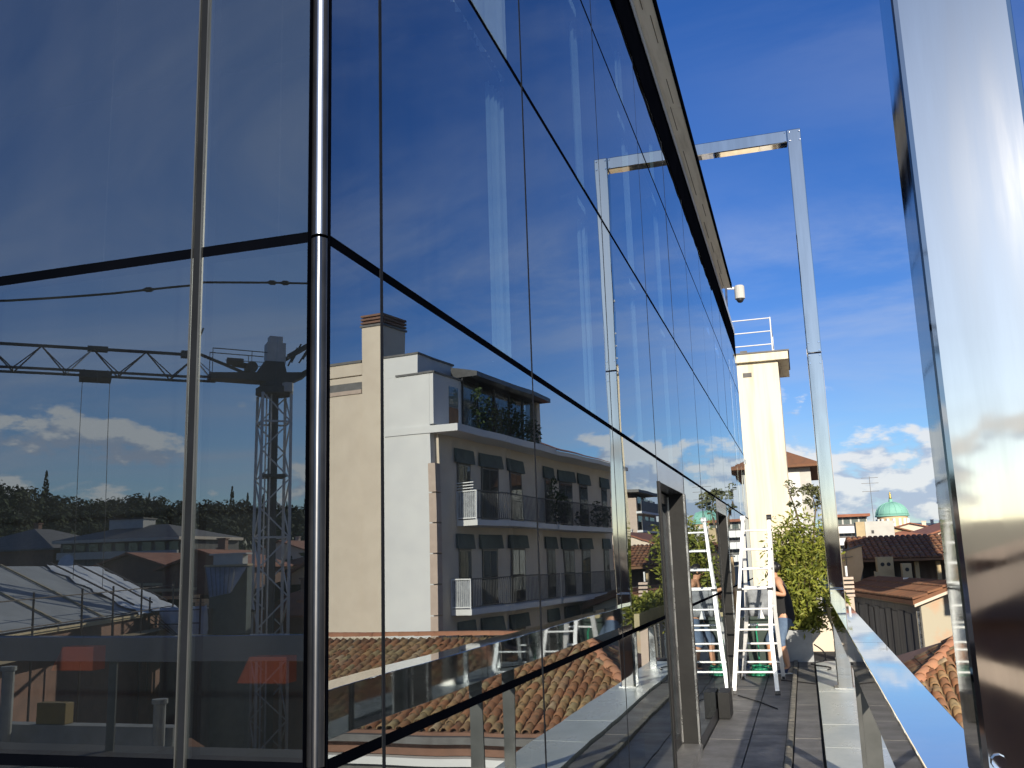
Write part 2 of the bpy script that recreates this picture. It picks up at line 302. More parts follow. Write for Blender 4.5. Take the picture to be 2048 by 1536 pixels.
def thing(name, label, cat, loc=(0, 0, 0), rz=0, group=None, kind=None):
    o = bpy.data.objects.new(name, None); COL.objects.link(o); o.empty_display_size = 0.2
    o.location = loc; o.rotation_euler = (0, 0, rz)
    PM[o.name] = Matrix.Translation(loc) @ Matrix.Rotation(rz, 4, 'Z')
    o['label'] = label; o['category'] = cat
    if group: o['group'] = group
    if kind: o['kind'] = kind
    return o
def tag(o, label, cat, group=None):
    o['label'] = label; o['category'] = cat
    if group: o['group'] = group
    return o
def box(parent, name, m, x0, y0, z0, x1, y1, z1, world=True, **k):
    return MB().box(min(x0,x1), min(y0,y1), min(z0,z1), max(x0,x1), max(y0,y1), max(z0,z1)).build(name, m, parent, world=world, **k)
def structure(name, o): o['kind'] = 'structure'; o['label'] = name.replace('_', ' '); return o
STREET = -14.0

# ------------------------------------------------------------------ ground, terrace floor
g = MB(); n = 64
ring = [0, 300, 1200, 7000]
vs = [(0, 0, STREET)]; fs = []
for k, r in enumerate(ring[1:]):
    vs += [(r*math.cos(2*pi*i/n), r*math.sin(2*pi*i/n), STREET) for i in range(n)]
for i in range(n): fs.append((0, 1+i, 1+(i+1) % n))
for k in range(2):
    for i in range(n): fs.append((1+k*n+i, 1+(k+1)*n+i, 1+(k+1)*n+(i+1) % n, 1+k*n+(i+1) % n))
structure('ground', g.add(vs, fs).build('ground', 'street'))

fl = structure('terrace_floor', MB().box(-9, -5.0, -0.60, 1.66, 1.97, -0.03).box(0.0, 1.97, -0.60, 1.66, 20.6, -0.03).build('terrace_floor', 'joint'))
PM[fl.name] = Matrix.Identity(4)
def slabs(name, m, x0, x1, ys, z0, z1, gap=0.012, jit=0.004):
    proto = None
    for a, b in zip(ys[:-1], ys[1:]):
        dzz = random.uniform(-jit, 0)
        MB().box(x0, a+gap/2, z0, x1, b-gap/2, z1+dzz).build(name, m, fl, world=True)
yy = [2.0+0.92*i for i in range(21)]
slabs('paving_slab', 'slate', 0.012, 0.40, [y-0.3 for y in yy], -0.03, 0.0)
slabs('paving_slab', 'slate', 0.412, 0.745, yy, -0.03, 0.0)
slabs('kerb_stone', 'kerb', 0.755, 0.815, [2+0.75*i for i in range(25)], -0.03, 0.030, gap=0.008, jit=0.008)
slabs('paving_slab', 'slate', 0.83, 1.075, [2.4+1.1*i for i in range(17)], -0.03, 0.0)
slabs('marble_slab', 'marble', 1.10, 1.66, [2+1.25*i for i in range(13)], -0.03, 0.03, gap=0.008, jit=0.002)
for i in range(9):
    for j in range(7):
        if i < 8 or True:
            MB().box(-8.9+1.15*i+0.006, -4.9+0.97*j+0.006, -0.03, -8.9+1.15*(i+1)-0.006, -4.9+0.97*(j+1)-0.006, 0.0).build('paving_slab', 'darkslate', fl, world=True)
body = MB().box(-9, -5.0, STREET, 1.62, 20.6, -0.61)
tag(body.build('terrace_block', 'cream'), 'cream lower storeys carrying the glass pavilion and its terrace', 'building')

# ------------------------------------------------------------------ glass pavilion
gb = thing('glass_pavilion', 'dark blue mirror glass pavilion on the roof terrace', 'building', (0, 1.98, 0))
ZR = [0.10, 1.32, 2.56, 3.92, 5.28, 6.06]
YR = [2.0, 2.325, 3.88, 5.70, 7.53, 9.32, 11.03, 12.90, 14.72, 16.45, 18.05, 19.5, 20.9]
XR = [-0.02, -0.355, -2.18, -4.0, -5.8]
DOORS = (4, 7)
rr = random.Random(3)
HJ = 0.014; VJ = 0.009
for i in range(len(YR)-1):
    for k in range(5):
        if i in DOORS and k < 2: continue
        y0, y1, z0, z1 = YR[i]+VJ, YR[i+1]-VJ, ZR[k]+HJ, ZR[k+1]-HJ
        if y0 < 2.02: y0 = 2.02
        c = Vector((-0.006, (y0+y1)/2, (z0+z1)/2))
        o = MB().box(-0.006, -(y1-y0)/2, -(z1-z0)/2, 0.006, (y1-y0)/2, (z1-z0)/2).build('glass_pane', 'glass', gb)
        o.location = c - Vector((0, 1.98, 0)); o.rotation_euler = (0, rr.gauss(0, 0.0006), rr.gauss(0, 0.0007) if i > 1 else 0)
for j in range(len(XR)-1):
    for k in range(5):
        x1, x0, z0, z1 = XR[j]-VJ, XR[j+1]+VJ, ZR[k]+HJ, ZR[k+1]-HJ
        if j == 0: x1 = -0.036
        o = MB().box(-(x1-x0)/2, -0.006, -(z1-z0)/2, (x1-x0)/2, 0.006, (z1-z0)/2).build('glass_pane', 'glass', gb)
        o.location = Vector(((x0+x1)/2, 1.986, (z0+z1)/2)) - Vector((0, 1.98, 0))
        o.rotation_euler = (rr.gauss(0, 0.0006), 0, (0.0, -0.0035, 0.001, 0)[j] if k == 1 else rr.gauss(0, 0.001))
for i, y in enumerate(YR[1:], 1):
    z0 = 0.10
    segs = [(ZR[0], ZR[5])]
    for a, b in segs: box(gb, 'mullion', 'mullion', -0.06, y-0.0088, a, 0.001, y+0.0088, b)
for j, x in enumerate(XR[1:], 1):
    box(gb, 'mullion', 'mullion', x-0.009, 1.977, ZR[0], x+0.009, 2.04, ZR[5])
    for sx in (-0.013, 0.013): box(gb, 'glazing_bead', 'stanch', x+sx-0.0018, 1.974, ZR[0], x+sx+0.0018, 2.0, ZR[5])
for k, z in enumerate(ZR[1:5], 1):
    segs = [(2.022, 20.9)]
    if k == 1: segs = [(2.022, YR[4]), (YR[5], YR[7]), (YR[8], 20.9)]
    for a, b in segs: box(gb, 'transom', 'gasket', -0.05, a, z-0.0135, -0.002, b, z+0.0135)
    box(gb, 'transom', 'gasket', -5.8, 1.982, z-0.0135, -0.034, 2.03, z+0.0135)
for a, b in ((2.022, YR[4]), (YR[5], YR[7]), (YR[8], 20.9)): box(gb, 'plinth', 'frame', -0.06, a, -0.02, 0.002, b, 0.112)
box(gb, 'plinth', 'frame', -5.8, 1.978, -0.02, -0.034, 2.04, 0.112)
# chromed corner post, one length per storey, with black seals on each side
for k in range(5):
    z0, z1 = (ZR[k]-0.1 if k == 0 else ZR[k]+0.004), ZR[k+1]-0.004
    arc = [(-0.0145+0.0195*math.cos(q)*1.05, 1.994-0.0185*math.sin(q), z0) for q in [pi*(-0.05+0.90*i/12) for i in range(13)]]
    MB().prism(arc[::-1], (0, 0, 1), z1-z0).build('corner_backing', 'frame', gb, world=True)
    arc = [(-0.0095+0.0095*math.cos(q), 1.9825-0.0095*math.sin(q), z0) for q in [2*pi*i/16 for i in range(16)]]
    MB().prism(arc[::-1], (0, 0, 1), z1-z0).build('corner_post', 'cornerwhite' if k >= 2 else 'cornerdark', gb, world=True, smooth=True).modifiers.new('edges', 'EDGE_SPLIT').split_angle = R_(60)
box(gb, 'corner_seal', 'gasket', -0.0365, 1.974, 0, -0.0352, 2.05, 6.05)
box(gb, 'corner_seal', 'gasket', -0.05, 2.0135, 0, 0.0015, 2.022, 6.05)
# eaves: dark band, steel strip and soffit with their reflections painted on, dark lip
box(gb, 'eaves_band', 'gasket', -0.30, 1.99, 6.062, 0.004, 20.9, 6.615)
box(gb, 'steel_strip', 'strip_sheen', -0.30, 1.985, 6.617, 0.010, 20.92, 6.745)
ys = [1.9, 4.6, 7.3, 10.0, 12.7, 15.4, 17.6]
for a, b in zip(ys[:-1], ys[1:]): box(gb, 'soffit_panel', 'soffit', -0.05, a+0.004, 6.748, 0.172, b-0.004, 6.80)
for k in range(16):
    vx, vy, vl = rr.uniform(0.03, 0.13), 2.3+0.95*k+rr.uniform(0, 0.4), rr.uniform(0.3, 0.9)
    box(gb, 'soffit_streak', 'bark', vx, vy, 6.744, vx+0.007, vy+vl, 6.7475)  # thin dark strips draw the streaks of the soffit's reflection
box(gb, 'gutter_lip', 'gasket', 0.174, 1.9, 6.735, 0.196, 17.6, 6.83)
box(gb, 'eaves_band', 'gasket', -5.8, 1.984, 6.062, -0.301, 2.2, 6.80)
box(gb, 'roof_deck', 'slateroof', -5.8, 2.0, 6.83, -0.06, 20.9, 6.95)
# inside
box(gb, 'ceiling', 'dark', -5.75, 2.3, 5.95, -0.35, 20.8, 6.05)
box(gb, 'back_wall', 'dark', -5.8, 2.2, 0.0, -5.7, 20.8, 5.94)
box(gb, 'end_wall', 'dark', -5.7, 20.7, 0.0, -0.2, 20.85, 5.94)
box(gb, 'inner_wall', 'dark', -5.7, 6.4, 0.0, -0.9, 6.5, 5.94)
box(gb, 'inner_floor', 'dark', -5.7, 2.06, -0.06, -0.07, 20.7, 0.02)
# two recessed doors
for i in DOORS:
    y0, y1 = YR[i]+0.012, YR[i+1]-0.012
    box(gb, 'door_lintel', 'lintel', -0.22, y0, 2.375, -0.001, y1, 2.545)
    box(gb, 'door_jamb', 'doormetal', -0.22, y0, 0.0, 0.012, y0+0.06, 2.373)
    box(gb, 'door_jamb', 'doormetal', -0.22, y1-0.09, 0.0, 0.012, y1, 2.373)
    box(gb, 'jamb_edge', 'brushed', -0.004, y1-0.094, 0.0, 0.013, y1-0.0905, 2.372)
    box(gb, 'door_sill', 'slate', -0.22, y0+0.061, -0.02, 0.03, y1-0.095, 0.085)
    lf = box(gb, 'door', 'frame', -0.20, y0+0.064, 0.09, -0.15, y0+0.16, 2.36)
    MB().box(-0.20, y1-0.20, 0.09, -0.15, y1-0.095, 2.36).box(-0.20, y0+0.161, 0.09, -0.15, y1-0.201, 0.19).box(-0.20, y0+0.161, 2.27, -0.15, y1-0.201, 2.36).build('door_rail', 'frame', lf, world=False)
    MB().box(-0.18, y0+0.162, 0.192, -0.17, y1-0.202, 2.268).build('door_glass', 'glass', lf)
    MB().box(-0.149, y1-0.108, 0.10, -0.140, y1-0.096, 2.35).build('door_seal', 'brushed', lf)
    MB().tube((-0.115, y0+0.20, 0.8), (-0.115, y0+0.20, 1.9), 0.014).tube((-0.15, y0+0.20, 0.9), (-0.115, y0+0.20, 0.9), 0.01).tube((-0.15, y0+0.20, 1.8), (-0.115, y0+0.20, 1.8), 0.01).build('door_handle', 'steel', lf)
# gathered vertical blinds behind the glass, one stack beside each joint and storey
tag_n = 0
storey = {2: 'second', 3: 'third', 4: 'top'}
bname = {2: 'nearest the corner', 3: 'second from the corner', 4: 'third from the corner', 5: 'fourth from the corner'}
for i in (2, 3, 4, 5):
    for k in (2, 3, 4):
        t = thing('vertical_blind', 'white vertical blind gathered behind the %s row of glass, stack %s' % (storey[k], bname[i]), 'blind', (-0.10, YR[i], ZR[k]), 0, 'vertical blinds gathered behind the glass')
        h = ZR[k+1]-ZR[k]
        wide = (i == 2 and k == 3)
        nsl, pit = (15, 0.034) if wide else (6, 0.026)
        wd_ = 0.022 if wide else 0.010
        bm_ = MB().box(-wd_, -0.001, 0.03, wd_, 0.001, h*0.96).mesh('slat', M['blind' if wide else 'blind2'])
        for q in range(nsl):
            o = bpy.data.objects.new('slat', bm_); COL.objects.link(o); o.parent = t
            o.location = (rr.uniform(-0.012, 0.012)+(0.03 if wide else 0), -0.035-pit*q*(1+0.05*q), 0); o.rotation_euler = (0, 0, rr.uniform(-0.5, 0.5))
        box(t, 'head_rail', 'frame', -0.135, YR[i]-0.55, ZR[k]+h*0.965, -0.065, YR[i]-0.03, ZR[k]+h*0.98)

# ------------------------------------------------------------------ portal frames of polished steel
def portal(y, label, X1=1.54):
    t = thing('portal_frame', label, 'steel frame', (1.44, y, 0), 0, 'polished steel portal frames over the terrace')
    X0, D = 1.345, 0.20
    cuts = [(0.03, 1.308), (1.311, 4.528), (4.531, 7.895)]
    for a, b in cuts: box(t, 'post', 'steel', X0, y, a, X1, y+D, b, bevel=0.012)
    box(t, 'beam', 'steel', -0.9, y+0.002, 7.70, X0-0.003, y+D-0.002, 7.89, bevel=0.012)
    box(t, 'roof_post', 'steel', -1.10, y, 6.95, -0.903, y+D, 7.895)
    for z in (1.25, 1.37, 4.385, 4.495, 4.565, 4.68, 7.72, 7.855):
        for x in (X0+0.028, X1-0.028):
            MB().tube((x, y-0.011, z), (x, y+0.004, z), 0.013, 0.015, n=10).build('bolt', 'mirror', t, world=True)
    for z in (7.73, 7.86):
        MB().tube((X0-0.03, y-0.009, z), (X0-0.03, y+0.004, z), 0.013, 0.015, n=10).build('bolt', 'mirror', t, world=True)
    box(t, 'base_plate', 'brushed', X0-0.04, y-0.03, 0.031, X1+0.04, y+D+0.03, 0.042)
    return t
portal(2.0, 'big polished steel post and beam frame close by, with scratched face', 1.574)
portal(13.55, 'tall polished steel frame spanning from the handrail to the pavilion beyond the ladder')
# handrail
t = thing('handrail', 'wide mirror steel handrail box running along the terrace edge', 'railing', (1.44, 5, 0))
for a, b in ((-4.5, 1.99), (2.21, 7.2), (7.204, 13.54)): box(t, 'rail_box', 'mirror', 1.345, a, 0.895, 1.545, b, 1.145, bevel=0.004)
for y in (-3.2, -0.6, 5.05 - 9, 7.06, 7.88):
    for x in (1.352,):
        box(t, 'stanchion', 'stanch', x, y, 0.031, x+0.105, y+0.02, 0.894)
    box(t, 'foot_plate', 'brushed', 1.335, y-0.03, 0.031, 1.475, y+0.05, 0.04)
t = thing('back_handrail', 'wide mirror steel handrail along the far side of the terrace, seen in the corner glass', 'railing', (-4, -4.6, 0))
box(t, 'rail_box', 'mirror', -9, -4.72, 0.895, 1.545, -4.52, 1.145, bevel=0.004)
for x in (-8.3, -6.1, -3.0, -0.6): box(t, 'stanchion', 'stanch', x, -4.64, 0.0, x+0.10, -4.62, 0.894)

# ------------------------------------------------------------------ tower at the end of the terrace
TS = 42/21.3
def tx(x): return (x-1.065)*TS+1.065
def tz(z): return (z-1.75)*TS+1.75
TY = 42.0
t = thing('cream_tower', 'tall sunlit cream stair tower with flat cornice beyond the terrace end', 'tower', (-0.8, TY, 0))
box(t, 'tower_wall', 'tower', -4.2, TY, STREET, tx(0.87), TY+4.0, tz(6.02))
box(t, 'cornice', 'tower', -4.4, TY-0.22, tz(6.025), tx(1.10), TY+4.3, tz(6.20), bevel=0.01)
box(t, 'cornice_cap', 'slateroof', -4.43, TY-0.26, tz(6.203), tx(1.13), TY+4.35, tz(6.235))
v = box(t, 'vent', 'slateroof', tx(0.10), TY-0.02, tz(5.70), tx(0.29), TY-0.002, tz(5.80))
for k in range(4): MB().box(tx(0.11), TY-0.03, tz(5.712+k*0.022), tx(0.28), TY-0.021, tz(5.722+k*0.022)).build('louvre', 'greywall', v)
box(t, 'hatch', 'slateroof', -0.9, TY+0.3, tz(6.236), tx(0.22), TY+1.0, tz(6.34))
t = thing('tower_railing', 'thin white tubular railing on top of the cream tower', 'railing', (0, TY, tz(6.236)))
for z in (6.42, 6.72, 7.02):
    MB().tube((-4.2, TY+0.1, tz(z)), (tx(0.78), TY+0.1, tz(z)), 0.028).build('rail', 'whitemetal', t, world=True)
    MB().tube((tx(0.78), TY+0.1, tz(z)), (tx(0.78), TY+3.9, tz(z)), 0.022).build('rail', 'whitemetal', t, world=True)
for x, y in ((-4.2, TY+0.1), (-1.6, TY+0.1), (tx(0.78), TY+0.1), (tx(0.78), TY+3.9)):
    MB().tube((x, y, tz(6.236)), (x, y, tz(7.04)), 0.03).build('railing_post', 'whitemetal', t, world=True)
t = thing('wall_lamp', 'small boxy white floodlight on an arm by the tower corner', 'lamp', (-0.02, 21.0, 3.8))
box(t, 'lamp_head', 'whitemetal', -0.20, 20.98, 3.70, 0.0, 21.10, 3.79); box(t, 'bracket', 'brushed', -0.03, 21.1, 3.76, 0.02, 21.29, 3.86); box(t, 'lamp_lens', 'slateroof', -0.19, 20.975, 3.71, -0.01, 20.979, 3.78)
t = thing('security_camera', 'grey dome security camera on a bracket at the end of the eaves', 'camera', (0.17, 21.3, 7.4))
MB().lathe([(0.001, 0.37), (0.095, 0.365), (0.112, 0.34), (0.112, 0.06), (0.095, 0.05)], (0.17, 21.3, 7.46), 16).build('housing', 'offwhite', t, world=True)
MB().lathe([(0.085, 0.05), (0.08, 0.02), (0.05, -0.02), (0.013, -0.035)], (0.17, 21.3, 7.46), 16).build('dome', 'black', t, world=True, smooth=True)
MB().bar((-0.12, 21.3, 7.80), (0.06, 21.3, 7.78), 0.06, 0.045).bar((-0.12, 20.85, 6.95), (-0.12, 21.3, 7.82), 0.05, 0.05).build('bracket', 'brushed', t, world=True)

# house behind the tower
def gable_house(name, label, cat, corner, rot, width, length, z_e, rise, wallm, roofm, group=None, over=0.35, wins=0, chim=0, seed=0, corrug=0.0, base=STREET, hip=0.0):
    """corner = near-left corner; local x across, local y along the ridge"""
    rs = random.Random(seed)
    t = thing(name, label, cat, (corner[0], corner[1], 0), rot, group)
    w2 = width/2
    wall = MB().prism([(0, 0, base), (width, 0, base), (width, 0, z_e), (w2, hip, z_e+(rise-0.02 if hip == 0 else 0)), (0, 0, z_e)] if hip == 0 else [(0, 0, base), (width, 0, base), (width, 0, z_e), (0, 0, z_e)], (0, 1, 0), length).build('wall', wallm, t)
    sl = rise/w2; oz = -sl*over
    th = 0.12
    rf = MB()
    if hip:
        y0, y1 = -over, length+over
        A = [(-over, y0, z_e+oz), (width+over, y0, z_e+oz), (width+over, y1, z_e+oz), (-over, y1, z_e+oz), (w2, y0+hip, z_e+rise), (w2, y1-hip, z_e+rise)]
        rf.add(A+[(x, y, z-th) for x, y, z in A[:4]], [(0, 1, 4), (1, 2, 5, 4), (2, 3, 5), (3, 0, 4, 5), (0, 6, 7, 1), (1, 7, 8, 2), (2, 8, 9, 3), (3, 9, 6, 0), (9, 8, 7, 6)])
        roof = rf.build('roof', roofm, t)
    else:
        for sgn, xe in ((1, -over), (-1, width+over)):
            e0 = Vector((xe, -over, z_e+oz)); r0 = Vector((w2, -over, z_e+rise)); L = length+2*over
            if corrug:
                nc = int(L/corrug)
                for c in range(nc):
                    ya = c*corrug; hc = 0.07
                    prof = [(ya, 0), (ya+corrug*0.2, hc*0.8), (ya+corrug*0.5, hc), (ya+corrug*0.8, hc*0.8), (ya+corrug, 0)]
                    ns = max(2, int((r0-e0).length/0.4))
                    for q in range(ns):
                        f0, f1 = q/ns, (q+1)/ns; d0, d1 = 0.035, 0.0
                        P = [e0.lerp(r0, f0)+Vector((0, y, z+d0+th)) for y, z in prof]+[e0.lerp(r0, f1)+Vector((0, y, z+d1+th)) for y, z in prof]
                        rf.add(P, [(i, i+1, 6+i, 5+i) for i in range(4)]+[(0, 1, 2, 3, 4)])
            n_ = len(rf.v)
            a = [e0, r0, r0+Vector((0, L, 0)), e0+Vector((0, L, 0))]
            rf.add([p+Vector((0, 0, th)) for p in a]+a, [(0, 1, 2, 3), (4, 7, 6, 5), (0, 4, 5, 1), (3, 2, 6, 7), (0, 3, 7, 4)])
        roof = rf.build('roof', roofm, t)
    for c in range(chim):
        x = w2+rs.uniform(-0.3, 0.3)*width; y = rs.uniform(0.15, 0.85)*length; zz = z_e+rise*(1-abs(x-w2)/w2)
        MB().box(x-0.25, y-0.2, zz-0.3, x+0.25, y+0.2, zz+0.8).box(x-0.32, y-0.27, zz+0.802, x+0.32, y+0.27, zz+0.88).build('chimney', wallm, roof)
    if wins:
        for side in range(2):
            L = width if side == 0 else length
            nwin = max(1, int(L/2.4))
            for st in range(wins):
                for q in range(nwin):
                    c = (q+0.5)*L/nwin; z = z_e-2.0-3.0*st
                    if side == 0:
                        f = MB().box(c-0.5, -0.04, z, c+0.5, -0.002, z+1.4).build('window', 'shutter', t); MB().box(c-0.38, -0.05, z+0.12, c+0.38, -0.041, z+1.28).build('pane', 'pane', f)
                    else:
                        f = MB().box(-0.04, c-0.5, z, -0.002, c+0.5, z+1.4).build('window', 'shutter', t); MB().box(-0.05, c-0.38, z+0.12, -0.041, c+0.38, z+1.28).build('pane', 'pane', f)
    return t
t = gable_house('tiled_house', 'pale house with deep eaves and tiled roof right behind the cream tower', 'house', (-6.0, 52, 0), 0, 7.76, 9, 6.75, 1.85, 'offwhite', 'fartile', over=0.62, hip=3.1)
box(t, 'parapet_box', 'offwhite', 4.9, 1.4, 7.9, 6.1, 2.4, 8.8, world=False)
box(t, 'wall_panel', 'white', 1.2, -0.05, STREET, 7.2, -0.002, 6.1, world=False)
# low wall and boxes by the tower foot
t = tag(MB().box(-0.05, 19.3, -0.03, 1.62, 19.6, 0.62).build('low_wall', 'cream'), 'low cream wall across the terrace end before the tower', 'wall')
tag(MB().box(0.62, 18.55, 0.0, 1.02, 18.95, 0.42).build('low_box', 'black', bevel=0.02), 'black box standing by the low cream wall', 'box')


# ------------------------------------------------------------------ cream apartment block (seen in the long glass wall)
A = thing('apartment_block', 'cream apartment block with white stair end, balconies and awnings', 'building', (10.78, 30, 0), R_(8))
# local: +y along the balcony front, +x into the block, balcony front faces -x
Lb = 18.4
box(A, 'end_wall', 'cream', 2.0, 0.0, STREET, 10, 4.0, 8.62, world=False)
box(A, 'parapet', 'cream', 2.78, -0.03, 8.66, 10, 4.0, 9.10, world=False)
box(A, 'coping', 'slateroof', 2.78, -0.08, 9.103, 10.05, 4.05, 9.19, world=False)
box(A, 'slot_window', 'slateroof', 2.80, -0.012, 8.02, 6.5, -0.002, 8.40, world=False)
box(A, 'slot_sill', 'quoin', 2.80, -0.05, 7.98, 6.5, -0.014, 8.12, world=False)
st = box(A, 'chimney_stack', 'cream', 1.98, -0.05, STREET, 2.76, 1.35, 10.38, world=False)
for k in range(4): MB().box(1.93+0.02*(k > 0), -0.10+0.02*(k > 0), 10.385+0.125*k, 2.81-0.02*(k > 0), 1.40-0.02*(k > 0), 10.455+0.125*k).build('cowl_slab', 'brownwall' if k else 'slateroof', st)
MB().box(2.1, 0.08, 10.39, 2.64, 1.2, 10.83).build('flue', 'black', st)
box(A, 'stair_wall', 'white', 0.16, 0.03, STREET, 1.97, 4.0, 8.40, world=False)
box(A, 'stair_head', 'white', 0.66, 0.025, 8.402, 1.97, 2.6, 9.14, world=False)
box(A, 'coping', 'slateroof', 0.62, -0.02, 9.143, 1.985, 2.65, 9.21, world=False)
box(A, 'coping', 'slateroof', 0.0, -0.02, 8.405, 1.5, 0.02, 8.47, world=False)
box(A, 'attic_wall', 'white', 0.0, 0.04, 6.62, 0.158, 2.0, 8.40, world=False)
box(A, 'attic_coping', 'slateroof', -0.05, 0.0, 8.403, 0.62, 2.1, 8.46, world=False)
dr = box(A, 'attic_door', 'wood', -0.02, 1.10, 6.62, -0.002, 1.75, 7.35, world=False)
MB().box(-0.02, 1.10, 7.36, -0.002, 1.75, 8.1).build('door_pane', 'pane', dr)
for k in range(9):
    box(A, 'quoin_stone', 'quoin', -0.012, 0.02, 5.25-1.02*k-0.98, 0.28, 0.35, 5.25-1.02*k, world=False)
box(A, 'front_wall', 'cream', 0.0, 0.36, STREET, 2.0, Lb, 6.60, world=False)
box(A, 'eave_slab', 'white', -0.92, -0.02, 6.30, 1.9, 9.0, 6.55, world=False)
box(A, 'eave_slab', 'white', -0.95, 9.01, 6.30, 1.9, Lb, 6.48, world=False)
MB().add([(-1.0, 9.0, 6.49), (-1.0, Lb+0.4, 6.49), (4.5, Lb+0.4, 8.4), (4.5, 9.0, 8.4)], [(0, 1, 2, 3)]).add([(-1.0, 9.0, 6.485), (4.5, 9.0, 8.395), (4.5, 9.0, 6.485)], [(0, 1, 2)]).build('roof', 'redtile', A)
# glazed roof terrace
MB().box(-0.35, 2.05, 8.55, 4.2, 8.95, 8.68).build('loggia_roof', 'slateroof', A)
MB().prism([(-0.75, 2.0, 8.55), (-0.75, 2.0, 8.72), (0.4, 2.0, 8.95), (0.4, 2.0, 8.55)], (0, 1, 0), 7.0).build('loggia_eave', 'frame', A)
for k in range(6):
    y = 2.1+1.36*k; MB().box(-0.05, y-0.03, 6.56, 0.0, y+0.03, 8.55).build('loggia_post', 'frame', A)
    if k < 5: MB().box(0.0, y+0.04, 6.60, 0.012, y+1.32, 8.5).build('loggia_pane', 'pane', A)
MB().box(0.5, 2.1, 6.56, 0.6, 8.9, 8.55).build('loggia_back', 'greywall', A)
MB().box(-0.12, 8.55, 6.56, 0.3, 8.95, 8.55).build('loggia_pier', 'cream', A)
def leaves(mb, c, rx, ry, rz, n, ls, rng, shell=0.35, droop=0.3):
    for _ in range(n):
        while True:
            p = Vector((rng.uniform(-1, 1), rng.uniform(-1, 1), rng.uniform(-1, 1)))
            if shell < p.length < 1: break
        p = Vector((p.x*rx, p.y*ry, p.z*rz))+Vector(c)
        d = Vector((rng.gauss(0, 1), rng.gauss(0, 1), rng.gauss(-droop, 0.7))).normalized(); w = d.orthogonal().normalized()
        w = Quaternion(d, rng.uniform(0, 6.28)) @ w; l = ls*rng.uniform(0.6, 1.3); k = l*0.22
        mb.add([p-d*l*0.5, p+w*k, p+d*l*0.5, p-w*k], [(0, 1, 2, 3)])
    return mb
rg = random.Random(21)
def plant(name, label, cat, loc, rx, ry, rz, n, ls, m='leaf2', group=None, stems=3, pot=None):
    t = thing(name, label, cat, loc, 0, group); mb = MB()
    leaves(mb, (0, 0, rz), rx, ry, rz, n, ls, rg); mb.build('foliage', m, t, kind='stuff')
    sm = MB()
    for k in range(stems):
        a = rg.uniform(0, 6.28); sm.tube((0, 0, 0), (math.cos(a)*rx*0.5, math.sin(a)*ry*0.5, rz*1.3), 0.012, 0.005, n=5)
    sm.build('stems', 'bark', t)
    if pot: MB().lathe([(0.12, -pot), (0.17, 0.0)], n=12).build('pot', 'brownwall', t)
    return t
def aloc(x, y, z): v = PM['apartment_block'] @ Vector((x, y, z)); return (v.x, v.y, v.z)
for k, (y, h, r) in enumerate(((2.7, 0.95, 0.5), (3.6, 0.75, 0.55), (4.6, 0.6, 0.5), (5.6, 0.85, 0.5), (6.6, 0.7, 0.5), (7.6, 0.55, 0.6))):
    plant('terrace_plant', ('dark bushy plant on the apartment roof terrace, %s along the glazing' % ('first', 'second', 'third', 'fourth', 'fifth', 'last')[k]), 'plant', aloc(-0.42, y, 6.56), 0.28, r, h, 260, 0.16, group='plants on the apartment roof terrace')
# storeys with balconies
wy = [(1.4, 2.95), (3.45, 5.2), (5.7, 7.4), (9.3, 10.7), (11.3, 13.05), (13.45, 15.05), (16.4, 17.9)]
for st_, zf in enumerate((3.35, 0.32, -2.7)):
    for k, (a, b) in enumerate(wy):
        f = MB().box(-0.03, a+0.22, zf+0.02, -0.002, b-0.22, zf+2.05).build('window', 'frame', A)
        q = (a+b)/2
        MB().box(-0.045, a+0.32, zf+0.12, -0.031, q-0.04, zf+1.97).build('pane', 'pane', f); MB().box(-0.045, q+0.04, zf+0.12, -0.031, b-0.32, zf+1.97).build('pane', 'pane', f)
        MB().add([(-0.06, a, zf+2.55), (-0.06, b, zf+2.55), (-0.13, b, zf+2.05), (-0.13, a, zf+2.05), (-0.02, a, zf+2.57), (-0.02, b, zf+2.57), (-0.02, b, zf+2.06), (-0.02, a, zf+2.06)], [(0, 1, 2, 3), (4, 5, 1, 0), (3, 2, 6, 7), (0, 3, 7, 4), (1, 5, 6, 2)]).build('awning', 'shutter', A)
    for (ya, yb) in (((1.55, 8.8), (9.0, 17.2))):
        y0 = ya if st_ == 0 else (0.95 if ya < 2 else ya)
        sl_ = MB().box(-0.92, y0, zf-0.20, -0.003, yb, zf-0.002).build('balcony_slab', 'white', A)
        rl = MB().bar((-0.88, y0+0.03, zf+1.0), (-0.88, yb-0.03, zf+1.0), 0.05, 0.04).bar((-0.88, y0+0.03, zf+0.06), (-0.88, yb-0.03, zf+0.06), 0.04, 0.03)
        nb = int((yb-y0)/0.13)
        for q in range(nb+1):
            y = y0+0.03+(yb-y0-0.06)*q/nb; rl.bar((-0.88, y, zf+0.06), (-0.88, y, zf+1.0), 0.016, 0.016)
        rl.build('balustrade', 'cranedark', sl_)
        if ya < 2:
            MB().box(-0.86, y0+0.012, zf+0.08, -0.06, y0+0.03, zf+0.95).build('end_panel', 'bag', sl_)
            fr = MB()
            for x in (-0.88, -0.03): fr.bar((x, y0, zf), (x, y0, zf+1.0), 0.05, 0.04)
            for z in (0.06, 1.0): fr.bar((-0.88, y0, zf+z), (-0.03, y0, zf+z), 0.04, 0.04)
            for q in range(9): fr.bar((-0.80+0.088*q, y0+0.006, zf+0.06), (-0.80+0.088*q, y0+0.006, zf+1.0), 0.012, 0.012)
            if st_ == 0:
                for z in (1.1, 1.2, 1.3): fr.bar((-0.76, y0, zf+z), (-0.03, y0, zf+z), 0.03, 0.03)
            fr.build('end_frame', 'whitemetal', sl_)
